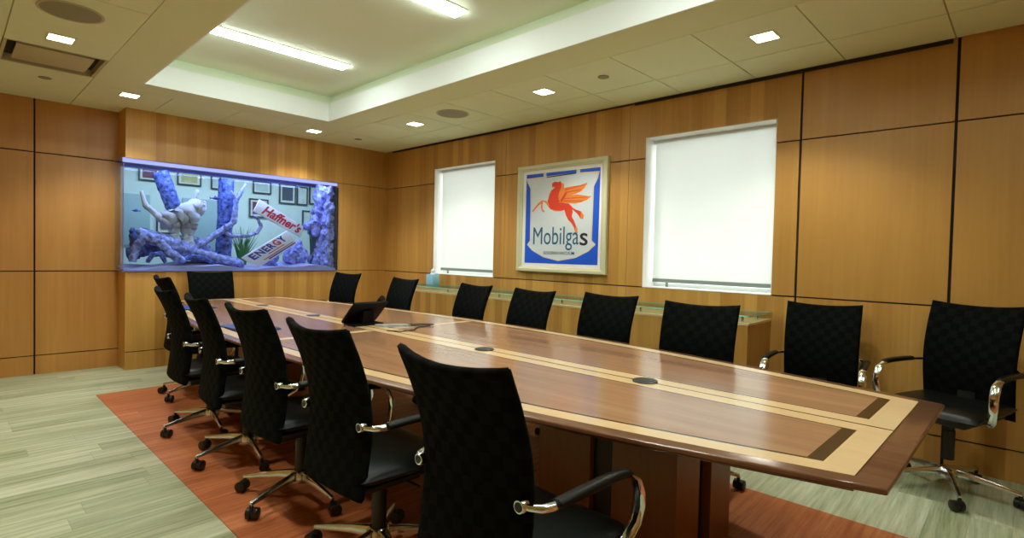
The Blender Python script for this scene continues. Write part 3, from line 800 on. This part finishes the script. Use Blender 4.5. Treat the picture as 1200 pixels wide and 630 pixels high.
tb = thing('tissue_box', 'pale blue tissue box with a white tissue on the glass shelf by the window', 'tissue box', (-.16, -1.315, .8935), radians(8))
b = MB(); b.box((-.058, -.058, 0), (.058, .058, .128)); b.build('box', 'tissue_card', tb, bevel=.003)
b = MB(); vs = []; fs = []
for j in range(7):
    for i in range(12):
        a = 2*pi*i/12; rr = (.032, .028, .022, .026, .030, .022, .004)[j]*(1+.35*sin(a*3+j)); vs.append((rr*cos(a)*.9, rr*sin(a), .122+.012*j+.006*sin(a*2)))
for j in range(6):
    for i in range(12): fs.append((j*12+i, j*12+(i+1) % 12, (j+1)*12+(i+1) % 12, (j+1)*12+i))
b.add(vs, fs); b.build('tissue', 'tissue', tb, smooth=True)

# ------------------------------------------------------------------ framed sign on the right wall
PY, PZ = -3.213, 1.678
pic = thing('framed_sign', 'framed blue and white poster of a shield with a red winged horse', 'picture', (0, PY, PZ))
PT = lambda u, v, w_: (-w_, -u, v)
b = MB(); ow, oh, iw, ih = .586, .566, .517, .510
for (p0, p1, q0, q1) in (((-ow, -oh), (ow, -oh), (iw, -ih), (-iw, -ih)), ((ow, -oh), (ow, oh), (iw, ih), (iw, -ih)), ((ow, oh), (-ow, oh), (-iw, ih), (iw, ih)), ((-ow, oh), (-ow, -oh), (-iw, -ih), (-iw, ih))):
    ms = lambda p, q, t_: (p[0]+(q[0]-p[0])*t_, p[1]+(q[1]-p[1])*t_)
    vs = [PT(*p0, .002), PT(*p1, .002), PT(*p0, .040), PT(*p1, .040)]
    prof = [(0, .040), (.12, .046), (.55, .046), (.75, .036), (1, .030), (1, .004)]
    base = [PT(*p0, .002), PT(*p1, .002)]
    vv = base[:]
    for t_, hh in prof: vv += [PT(*ms(p0, q1, t_), hh), PT(*ms(p1, q0, t_), hh)]
    ff = [(2*k, 2*k+1, 2*k+3, 2*k+2) for k in range(len(vv)//2-1)]
    b.add(vv, ff)
b.build('frame', 'frame', pic)
b = MB(); b.prism([(-.53, -.52), (.53, -.52), (.53, .52), (-.53, .52)], .003, .020, PT); b.build('mat_board', 'mat', pic)
def art(name, polys, mat, z):
    b = MB()
    for p in polys: b.prism(p, .0202, z, PT)
    return b.build(name, mat, pic)
art('print', [[(-.475, -.475), (.483, -.475), (.490, .470), (-.470, .474)]], 'blue', .0210)
SH = [(-.469,.433),(-.208,.437),(.216,.441),(.480,.433),(.465,.368),(.419,.289),(.415,.058),(.409,-.237),(.457,-.275),(.373,-.343),(.216,-.410),(-.005,-.447),(-.211,-.410),(-.366,-.343),(-.445,-.279),(-.403,-.235),(-.405,.091),(-.412,.324),(-.455,.39)]
art('shield_rim', [SH], 'cream', .0218)
art('shield', [[(u*.962, v*.972-.004) for u, v in SH]], 'pale', .0224)
art('hanging_bracket', [[(-.23, .474), (-.191, .474), (-.189, .404), (-.228, .402)]], 'pale', .0232); art('hanging_bracket', [[(.202, .474), (.247, .474), (.249, .412), (.204, .411)]], 'pale', .0232)
art('hanging_rod', [[(-.185, .431), (.20, .442), (.20, .432), (-.185, .421)]], 'ink', .0228)
HS = {
'body': [(-.111,.325),(-.107,.359),(-.076,.372),(-.025,.364),(-.004,.373),(.013,.356),(.042,.339),(.048,.314),(.02,.285),(.003,.242),(-.005,.176),(.031,.15),(.115,.139),(.16,.102),(.168,.048),(.155,-.001),(.105,.028),(.062,.074),(.006,.063),(-.066,.068),(-.125,.092),(-.163,.128),(-.165,.173),(-.145,.24),(-.12,.283),(-.067,.313),(-.082,.328)],
'leg_front': [(-.14,.104),(-.186,.152),(-.224,.176),(-.291,.134),(-.366,.068),(-.382,.08),(-.3,.157),(-.244,.191),(-.187,.18),(-.149,.156)],
'leg_front_bent': [(-.224,.176),(-.234,.131),(-.232,.097),(-.202,.073),(-.213,.06),(-.241,.077),(-.257,.115),(-.25,.172)],
'leg_rear': [(.062,.074),(.152,.048),(.161,-.001),(.189,-.04),(.221,-.105),(.234,-.16),(.207,-.159),(.189,-.105),(.156,-.061),(.114,-.027),(.084,.018)],
'leg_rear_out': [(.151,.103),(.206,.073),(.267,.055),(.305,.01),(.296,-.021),(.263,-.015),(.249,.007),(.221,.035),(.172,.069)],
'wing_up': [(0,.242),(.04,.3),(.137,.308),(.245,.313),(.344,.333),(.306,.282),(.261,.248),(.194,.23),(.099,.212),(.016,.169),(-.02,.182)],
'wing_low': [(-.019,.155),(.03,.191),(.099,.22),(.222,.223),(.393,.195),(.343,.163),(.277,.145),(.197,.133),(.101,.143)],
'feathers': [(.002,.17),(.056,.239),(.098,.258),(.058,.195),(.024,.155)],
'hoof_rear': [(.205,-.105),(.232,-.111),(.236,-.162),(.2,-.159)], 'hoof_out': [(.274,.052),(.308,.01),(.299,-.024),(.259,-.016)],
'mane': [(.013,.356),(.048,.338),(.051,.307),(.021,.274),(0,.226),(-.027,.2),(-.008,.265),(.015,.308)],
'rib1': [(.06,.285),(.30,.315),(.305,.309),(.07,.276)], 'rib2': [(.06,.255),(.27,.272),(.272,.266),(.07,.247)], 'rib3': [(.06,.195),(.35,.192),(.35,.186),(.06,.187)], 'rib4': [(.05,.172),(.29,.158),(.288,.152),(.05,.164)],
'chin': [(-.111,.325),(-.082,.328),(-.067,.313),(-.10,.312)], 'belly': [(-.125,.092),(-.066,.068),(.006,.063),(.062,.074),(.006,.072),(-.066,.079)],
}
for k, (nm, key, mt_) in enumerate((('horse_body', 'body', 'red'), ('rear_leg', 'leg_rear', 'red'), ('rear_leg', 'leg_rear_out', 'red'), ('front_leg', 'leg_front', 'orange'), ('front_leg', 'leg_front_bent', 'orange'),
        ('wing', 'wing_up', 'orange'), ('wing', 'wing_low', 'orange'), ('hoof', 'hoof_rear', 'orange'), ('hoof', 'hoof_out', 'orange'), ('mane', 'mane', 'orange'), ('chin', 'chin', 'orange'), ('belly', 'belly', 'orange'),
        ('feather', 'feathers', 'red'), ('feather', 'rib1', 'red'), ('feather', 'rib2', 'red'), ('feather', 'rib3', 'red'), ('feather', 'rib4', 'red'))):
    art(nm, [HS[key]], mt_, .0228+.00012*k)
def poster_text(name, body, u0, u1, v0, v1, mat, bold=0, z=.0238):
    me = text_mesh(body, .2, 1, bold, 0, .0004); a, b_, c_, d = text_bounds(me)
    Mx = Matrix(((0, 0, -1, -z), (-1, 0, 0, 0), (0, 1, 0, 0), (0, 0, 0, 1))) @ Matrix.Translation((u0, v0, 0)) @ Matrix.Diagonal(((u1-u0)/(b_-a), (v1-v0)/(d-c_), 1, 1)) @ Matrix.Translation((-a, -c_, 0))
    return link_text(name, me, mat, pic, Mx)
poster_text('lettering', 'Mobilga', -.352, .252, -.335, -.095, 'teal', 0)
poster_text('lettering', 's', .265, .362, -.286, -.162, 'ink', .0015)
poster_text('small_lettering', 'SOCONY-VACUUM', -.205, .200, -.380, -.349, 'ink', .0015)

# ------------------------------------------------------------------ aquarium in the far wall
TK0, TK1, TF, TB, B0, B1 = -3.140, -.756, -.022, .46, 1.026, 2.186
aq = thing('aquarium', 'wide built-in aquarium glowing blue in the wood wall', 'aquarium', ((TK0+TK1)/2, 0, B0))
AX, AZ = (TK0+TK1)/2, B0
def AB(): return MB()
def abuild(mb, name, mat, **kw):
    mb.v = [(x-AX, y, z-AZ) for x, y, z in mb.v]; return mb.build(name, mat, aq, **kw)
b = AB(); b.box((TK0+.004, TF, B0+.004), (TK1-.016, TF+.008, B1-.004)); abuild(b, 'front_glass', 'tankglass')
b = AB(); b.box((TK0, TF, B0+.004), (TK0+.008, .32, B1-.004)); abuild(b, 'side_glass', 'tankglass')
b = AB(); b.box((TK0+.03, TB, B0+.004), (TK1-.016, TB+.008, B1-.004)); abuild(b, 'back_glass', 'tankglass')
b = AB(); b.box((TK0, TF, B0), (TK1, TB, B0+.004)); b.box((TK1-.012, TF, B0+.004), (TK1, TB, B1-.06), 1)
b.box((TK0+.03, TB-.02, B1-.035), (TK1-.012, TB+.008, B1)); abuild(b, 'rim', ['tankrim', 'black'])
b = AB(); b.box((TK0+.005, TF+.0085, B1-.042), (TK1-.014, TF+.016, B1-.006)); abuild(b, 'light_strip', 'led')
b = AB(); b.box((TK0+.018, TF+.02, B0+.004), (TK1-.03, TB-.004, B1-.065)); abuild(b, 'water', 'water')
# lid (opaque hood) and left post
b = AB(); b.box((TK0, TF, B1-.005), (TK1, TB+.008, B1+.002)); abuild(b, 'hood', 'tankrim')
b = AB(); b.box((TK0+.0085, TF+.0085, B0+.004), (TK0+.016, TF+.016, B1-.06)); abuild(b, 'corner_seal', 'tankrim')
# sand
b = AB(); ns = 50; vs = []; fs = []
X0, X1 = TK0+.02, TK1-.02
for i in range(ns+1):
    x = X0+(X1-X0)*i/ns
    for j in range(7):
        y = TF+.022+(TB-.004-TF-.022)*j/6
        vs.append((x, y, B0+.045+.018*sin(x*5+1)+.012*sin(x*11+y*8)+.03*j/6))
for i in range(ns):
    for j in range(6): a = i*7+j; fs.append((a, a+1, a+8, a+7))
o0 = len(vs)
for i in range(ns+1): vs.append((X0+(X1-X0)*i/ns, TF+.022, B0+.005))
for i in range(ns): fs.append((o0+i, o0+i+1, (i+1)*7, i*7))
b.add(vs, fs); tag(abuild(b, 'sand_bed', 'sand', smooth=True), kind='stuff')

def limb(name, pts, rad, mat, label, cat, seed=0, n=14, grp=None, fork=()):
    b = MB()
    def one(pts, rad, sd):
        rnd = random.Random(sd); P = []; R = []
        for i in range(len(pts)-1):
            for k in range(9):
                t_ = k/9; p = Vector(pts[i]).lerp(Vector(pts[i+1]), t_); rr = rad[i]+(rad[i+1]-rad[i])*t_
                jt = .02 if name == 'log' else .12; P.append(p+Vector([rnd.uniform(-jt, jt)*rr for _ in range(3)])); R.append(rr*(rnd.uniform(.97, 1.03) if name == 'log' else rnd.uniform(.9, 1.1)))
        P.append(Vector(pts[-1])); R.append(rad[-1]); o_ = len(b.v); b.tube(P, R, n)
        am = .09 if name == 'log' else .17; rid = [rnd.uniform(1-am, 1+am) for _ in range(n)]
        for i, c_ in enumerate(P):
            for k in range(n):
                v_ = Vector(b.v[o_+i*n+k]); b.v[o_+i*n+k] = tuple(c_+(v_-c_)*(rid[(k+(0 if name == 'log' else i//5)) % n]*rnd.uniform(1-am*.3, 1+am*.3)))
    one(pts, rad, seed)
    for k, (p2, r2) in enumerate(fork): one(p2, r2, seed+10+k)
    return tag(b.build(name, mat, smooth=True, split=False), label, cat, grp)
SB0 = B0+.07
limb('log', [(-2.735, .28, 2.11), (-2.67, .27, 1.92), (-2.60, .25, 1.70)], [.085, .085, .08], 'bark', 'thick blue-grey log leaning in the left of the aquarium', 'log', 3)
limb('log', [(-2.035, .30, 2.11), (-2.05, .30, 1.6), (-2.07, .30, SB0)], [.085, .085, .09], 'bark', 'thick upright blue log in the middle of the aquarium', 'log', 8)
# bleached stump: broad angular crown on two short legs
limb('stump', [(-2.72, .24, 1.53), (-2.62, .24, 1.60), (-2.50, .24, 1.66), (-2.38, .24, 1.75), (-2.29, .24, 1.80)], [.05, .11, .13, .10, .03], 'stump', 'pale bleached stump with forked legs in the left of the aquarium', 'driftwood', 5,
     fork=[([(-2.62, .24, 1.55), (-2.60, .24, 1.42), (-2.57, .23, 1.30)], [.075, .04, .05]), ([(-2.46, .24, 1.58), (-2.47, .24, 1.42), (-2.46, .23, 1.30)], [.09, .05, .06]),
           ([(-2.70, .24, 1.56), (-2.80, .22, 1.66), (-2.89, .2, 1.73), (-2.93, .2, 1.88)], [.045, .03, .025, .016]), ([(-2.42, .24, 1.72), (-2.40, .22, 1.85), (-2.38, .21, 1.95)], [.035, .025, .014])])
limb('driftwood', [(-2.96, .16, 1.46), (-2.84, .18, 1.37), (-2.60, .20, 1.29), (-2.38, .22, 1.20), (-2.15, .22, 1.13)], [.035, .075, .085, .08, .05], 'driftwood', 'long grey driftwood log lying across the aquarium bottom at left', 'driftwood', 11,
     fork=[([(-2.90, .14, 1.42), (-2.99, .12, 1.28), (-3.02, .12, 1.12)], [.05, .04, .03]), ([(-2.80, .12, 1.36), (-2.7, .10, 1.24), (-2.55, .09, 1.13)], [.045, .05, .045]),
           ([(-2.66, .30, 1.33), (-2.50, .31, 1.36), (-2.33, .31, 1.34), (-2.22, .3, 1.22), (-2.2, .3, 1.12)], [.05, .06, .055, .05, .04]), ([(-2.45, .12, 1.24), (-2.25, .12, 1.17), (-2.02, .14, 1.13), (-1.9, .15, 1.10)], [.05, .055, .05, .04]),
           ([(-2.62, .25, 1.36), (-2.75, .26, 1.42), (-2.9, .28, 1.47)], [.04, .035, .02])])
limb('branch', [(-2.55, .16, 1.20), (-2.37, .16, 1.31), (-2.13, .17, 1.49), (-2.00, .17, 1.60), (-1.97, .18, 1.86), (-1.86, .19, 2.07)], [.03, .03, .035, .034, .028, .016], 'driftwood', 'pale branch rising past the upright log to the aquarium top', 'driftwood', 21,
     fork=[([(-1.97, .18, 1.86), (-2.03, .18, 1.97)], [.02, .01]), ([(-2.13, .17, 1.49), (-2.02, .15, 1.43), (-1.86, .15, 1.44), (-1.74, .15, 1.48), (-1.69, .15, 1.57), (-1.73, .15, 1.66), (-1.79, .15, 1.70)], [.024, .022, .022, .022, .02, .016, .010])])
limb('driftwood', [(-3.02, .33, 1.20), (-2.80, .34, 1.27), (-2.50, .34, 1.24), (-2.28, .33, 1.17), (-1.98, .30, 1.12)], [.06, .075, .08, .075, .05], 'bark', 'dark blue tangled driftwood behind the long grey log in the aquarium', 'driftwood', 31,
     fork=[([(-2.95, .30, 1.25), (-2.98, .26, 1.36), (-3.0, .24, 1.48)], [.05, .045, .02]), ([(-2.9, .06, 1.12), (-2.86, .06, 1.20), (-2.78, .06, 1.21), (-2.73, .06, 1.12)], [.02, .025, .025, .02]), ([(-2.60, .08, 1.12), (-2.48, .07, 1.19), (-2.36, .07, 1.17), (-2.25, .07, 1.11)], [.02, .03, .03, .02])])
def slab_sign(name, q, th, label):
    o = thing(name, label, 'sign', ((q[0][0]+q[2][0])/2, q[0][1], (q[0][2]+q[2][2])/2)); c0 = o.location
    b = MB(); v = [(p[0]-c0.x, p[1]-c0.y, p[2]-c0.z) for p in q]; v2 = [(p[0], p[1]+th, p[2]) for p in v]
    b.add(v+v2, [(0, 1, 2, 3), (7, 6, 5, 4), (0, 4, 5, 1), (1, 5, 6, 2), (2, 6, 7, 3), (3, 7, 4, 0)]); b.build('board', 'signwhite', o, bevel=.003)
    A = Vector(v[3]); U = Vector(v[2])-A; V = Vector(v[0])-A
    def put(body, u0, u1, v0, v1, mat, bold=0, shear=0, nm='lettering'):
        me = text_mesh(body, .2, 1, bold, shear, .0008); a, b_, c_, d = text_bounds(me)
        S = Matrix.Translation((u0, v0, 0)) @ Matrix.Diagonal(((u1-u0)/(b_-a), (v1-v0)/(d-c_), 1, 1)) @ Matrix.Translation((-a, -c_, 0))
        B_ = Matrix(((U.x, V.x, 0, A.x), (U.y, V.y, -1, A.y-.001), (U.z, V.z, 0, A.z), (0, 0, 0, 1)))
        link_text(nm, me, mat, o, B_ @ S)
    def bar(u0, u1, v0, v1, mat, nm='stripe'):
        b = MB(); pp = [A+U*u+V*v_ for u, v_ in ((u0, v0), (u1, v0), (u1, v1), (u0, v1))]
        b.add([tuple(p+Vector((0, -.0015, 0))) for p in pp]+[tuple(p) for p in pp], [(0, 1, 2, 3), (0, 4, 5, 1), (1, 5, 6, 2), (2, 6, 7, 3), (3, 7, 4, 0)]); b.build(nm, mat, o)
    return put, bar
put, bar = slab_sign('sign_board', [(-1.728, .10, 1.893), (-1.172, .10, 1.588), (-1.212, .10, 1.452), (-1.795, .10, 1.742)], .03, 'white slanted sign with red script lettering in the aquarium, the upper of two')
put("Haffner's", .13, .95, .14, .88, 'signred', .006, .35)
put, bar = slab_sign('sign_board', [(-1.955, .035, 1.176), (-1.414, .035, 1.522), (-1.276, .035, 1.372), (-1.752, .035, 1.062)], .03, 'white slanted sign with blue capital letters in the aquarium, the lower of two')
for t_, u0, u1, mt in (('E', .10, .225, 'signblue'), ('N', .245, .39, 'signblue'), ('E', .415, .52, 'signblue'), ('R', .54, .66, 'signblue'), ('G', .67, .80, 'signred'), ('Y', .81, .94, 'signblue')):
    put(t_, u0, u1, .50, .92, mt, .008)
bar(.40, .80, .355, .405, 'signred')
bar(.22, .97, .20, .25, 'signred'); bar(.30, .98, .08, .15, 'signblue')
# grasses
def grass(cx, cy, n_, h, spread, mat, label, seed, z0=SB0-.03):
    rnd = random.Random(seed); b = MB()
    for k in range(n_):
        a = rnd.uniform(0, 6.28); d = rnd.uniform(.2, 1)*spread; hh = h*rnd.uniform(.6, 1)
        x, y = cx+rnd.uniform(-.03, .03), cy+rnd.uniform(-.02, .02); e = (cos(a)*d, sin(a)*d*.35)
        b.tube([(x, y, z0), (x+e[0]*.3, y+e[1]*.3, z0+hh*.5), (x+e[0], y+e[1], z0+hh)], [.007, .006, .001], 5)
    tag(b.build('water_plant', mat, smooth=True), label, 'plant')
grass(-1.84, .33, 46, .50, .20, 'plant', 'tall bright green grassy plant behind the slanted signs in the aquarium', 4)
grass(-.985, .22, 22, .85, .06, 'plant_dark', 'slim dark upright plant against the crusted rocks at the aquarium right end', 9)
# rocks at right
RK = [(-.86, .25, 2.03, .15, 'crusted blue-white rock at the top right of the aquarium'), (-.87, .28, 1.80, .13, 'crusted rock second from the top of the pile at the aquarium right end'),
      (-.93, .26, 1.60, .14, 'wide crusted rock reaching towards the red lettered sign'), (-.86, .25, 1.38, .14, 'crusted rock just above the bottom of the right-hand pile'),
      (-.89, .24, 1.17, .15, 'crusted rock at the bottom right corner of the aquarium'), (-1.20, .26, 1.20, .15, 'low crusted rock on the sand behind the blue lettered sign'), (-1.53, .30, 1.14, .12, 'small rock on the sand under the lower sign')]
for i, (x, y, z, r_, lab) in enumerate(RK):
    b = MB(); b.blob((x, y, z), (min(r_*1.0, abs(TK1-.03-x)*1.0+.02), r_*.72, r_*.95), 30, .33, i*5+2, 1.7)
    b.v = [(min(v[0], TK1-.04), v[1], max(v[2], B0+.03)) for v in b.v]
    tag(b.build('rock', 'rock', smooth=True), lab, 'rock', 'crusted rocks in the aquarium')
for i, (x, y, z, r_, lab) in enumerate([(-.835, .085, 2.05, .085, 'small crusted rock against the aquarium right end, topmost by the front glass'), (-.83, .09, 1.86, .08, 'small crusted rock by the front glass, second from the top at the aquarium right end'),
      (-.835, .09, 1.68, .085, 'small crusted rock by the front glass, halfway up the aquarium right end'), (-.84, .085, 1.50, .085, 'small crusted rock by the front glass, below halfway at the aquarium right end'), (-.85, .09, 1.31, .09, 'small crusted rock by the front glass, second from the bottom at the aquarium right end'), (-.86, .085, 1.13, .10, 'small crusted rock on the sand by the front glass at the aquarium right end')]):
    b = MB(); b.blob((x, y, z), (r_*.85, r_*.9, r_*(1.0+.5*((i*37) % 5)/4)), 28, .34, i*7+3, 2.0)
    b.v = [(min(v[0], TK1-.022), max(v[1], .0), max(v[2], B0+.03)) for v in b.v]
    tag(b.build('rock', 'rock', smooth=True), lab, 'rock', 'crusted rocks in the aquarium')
# fish
def fish(x, y, z, s_, rz, label):
    b = MB(); b.tube([(-.5*s_, 0, 0), (-.35*s_, 0, 0), (0, 0, .02*s_), (.28*s_, 0, 0), (.5*s_, 0, 0)], [.02*s_, .10*s_, .2*s_, .12*s_, .03*s_], 12, w=(.5, 1.0))
    b.v = [v for v in b.v]
    b.add([(.42*s_, -.012*s_, 0), (.72*s_, 0, .2*s_), (.64*s_, 0, 0), (.72*s_, 0, -.2*s_), (.42*s_, .012*s_, 0)], [(0, 1, 2), (0, 2, 3), (4, 2, 1), (4, 3, 2)])
    b.add([(-.1*s_, -.01*s_, .17*s_), (.15*s_, 0, .32*s_), (.25*s_, 0, .1*s_), (-.1*s_, .01*s_, .17*s_)], [(0, 1, 2), (3, 2, 1)])
    o = b.build('fish', 'fish', smooth=True); o.location = (x, y, z); o.rotation_euler = (0, 0, rz); tag(o, label, 'fish', 'small blue fish')
fish(-3.0, .10, 1.66, .07, .2, 'small blue fish near the aquarium left end')
fish(-2.17, .10, 1.555, .08, .1, 'small blue fish beside the upright log')
fish(-2.21, .12, 1.86, .10, 2.9, 'small blue fish near the top, left of the upright log')

# ------------------------------------------------------------------ office seen through the aquarium
w = MB()
w.box((-4.3, 2.4, 0), (1.6, 2.5, 2.75), 0); w.box((-4.3, .52, 0), (-4.2, 2.4, 2.75), 0); w.box((1.5, .52, 0), (1.6, 2.4, 2.75), 0)
w.box((-4.3, .43, 0), (-3.16, .53, 2.75), 0); w.box((.0, .43, 0), (1.6, .53, 2.75), 0)
w.box((-4.3, .42, 2.7), (1.6, 2.5, 2.76), 0); w.box((-4.3, .43, -.05), (1.6, 2.5, 0), 1)
struct('wall_office', w, ['office_wall', 'floor'])
def picture(x0, x1, z0, z1, mat, label, fr='picframe', bw=.018):
    o = thing('framed_picture', label, 'picture', ((x0+x1)/2, 2.4, (z0+z1)/2), 0, 'framed pictures beyond the aquarium'); hx, hz = (x1-x0)/2, (z1-z0)/2
    b = MB()
    for u in ((-hx, -hz, hx, -hz+bw), (-hx, hz-bw, hx, hz), (-hx, -hz+bw, -hx+bw, hz-bw), (hx-bw, -hz+bw, hx, hz-bw)): b.box((u[0], -.03, u[1]), (u[2], -.001, u[3]))
    b.build('frame', fr, o); b = MB(); b.box((-hx+bw, -.016, -hz+bw), (hx-bw, -.004, hz-bw)); b.build('mount', 'art_paper', o)
    k = .22; b = MB(); b.box((-hx+bw+hx*k, -.019, -hz+bw+hz*k), (hx-bw-hx*k, -.015, hz-bw-hz*k)); b.build('print', mat, o)
picture(-2.50, -2.23, 2.22, 2.42, 'art_maroon', 'dark maroon framed picture beyond the aquarium, left of the leaning log')
picture(-2.02, -1.70, 2.21, 2.41, 'art_tan', 'tan framed picture beyond the aquarium, right of the leaning log')
picture(-1.565, -1.43, 2.19, 2.40, 'art_grey', 'narrow grey framed print beyond the aquarium, beside the upright log')
picture(-.945, -.655, 2.19, 2.39, 'art_grey', 'wide grey framed print beyond the aquarium, above the grassy plant')
picture(-.52, -.24, 2.06, 2.39, 'art_navy', 'dark navy framed picture beyond the aquarium above the red lettered sign')
picture(-.22, -.03, 2.06, 2.37, 'art_paper', 'pale framed certificate beyond the aquarium between the navy picture and the rocks')
picture(-.0, .20, 2.09, 2.40, 'art_paper', 'pale framed certificate beyond the aquarium nearest the rocks, upper row')
picture(-.12, .17, 1.66, 1.97, 'art_paper', 'pale framed certificate beyond the aquarium nearest the rocks, lower row')
picture(-2.28, -2.02, 1.48, 1.77, 'art_yellow', 'yellow framed picture beyond the aquarium behind the pale stump')
picture(-1.0, -.70, 1.80, 2.10, 'art_maroon', 'dark framed picture beyond the aquarium behind the upper end of the red lettered sign')
b = MB(); b.box((-3.0, 2.37, 1.30), (-2.36, 2.399, 2.02)); tag(b.build('notice_board', 'desk', bevel=.005), 'plain grey-green board on the wall beyond the aquarium left end', 'board')
b = MB(); b.box((-1.95, 2.37, 1.20), (-1.35, 2.399, 2.02)); tag(b.build('notice_board', 'desk', bevel=.005), 'plain grey-green board on the wall beyond the aquarium, left of the upright log', 'board')

# ------------------------------------------------------------------ lights
def area(name, loc, sx, sy, power, col, rot=(0, 0, 0)):
    ld = bpy.data.lights.new(name, 'AREA'); ld.shape = 'RECTANGLE'; ld.size = sx; ld.size_y = sy; ld.energy = power; ld.color = col
    o = bpy.data.objects.new(name, ld); COL.objects.link(o); o.location = loc; o.rotation_euler = rot; return o
area('office_fill_light', (-1.4, 1.5, 2.66), 3.0, .5, 48, (.92, 1, .95))  # unseen area light, added to brighten the office beyond the aquarium
area('aquarium_lamp', (AX, .075, B1-.012), 2.2, .14, 17, (.50, .58, 1))
wd = bpy.data.worlds.new('daylight'); SC.world = wd; wd.use_nodes = True
bg = wd.node_tree.nodes['Background']; bg.inputs[0].default_value = (.93, .98, 1, 1); bg.inputs[1].default_value = 4.8

# ------------------------------------------------------------------ camera
cam = bpy.data.cameras.new('camera'); co = bpy.data.objects.new('camera', cam); COL.objects.link(co)
cam.sensor_width = 36; cam.lens = 639.69/1200*36; cam.clip_start = .05
yaw, pitch, roll = .8063, -.0256, .0226
f = Vector((sin(yaw)*cos(pitch), cos(yaw)*cos(pitch), sin(pitch))); rt = Vector((cos(yaw), -sin(yaw), 0)); up = rt.cross(f)
r2 = cos(roll)*rt+sin(roll)*up; u2 = -sin(roll)*rt+cos(roll)*up
mt = Matrix((r2, u2, -f)).transposed().to_4x4(); mt.translation = Vector((-4.4038, -6.7558, 1.2831))
co.matrix_world = mt
SC.camera = co

SC.view_settings.view_transform = 'Standard'; SC.view_settings.look = 'None'
SC.view_settings.exposure = .22; SC.view_settings.gamma = 1; SC.view_settings.use_curve_mapping = False
SC.cycles.use_denoising = True
SC.cycles.max_bounces = 10; SC.cycles.diffuse_bounces = 5; SC.cycles.glossy_bounces = 4; SC.cycles.transparent_max_bounces = 16
SC.cycles.sample_clamp_indirect = 8; SC.cycles.caustics_reflective = False
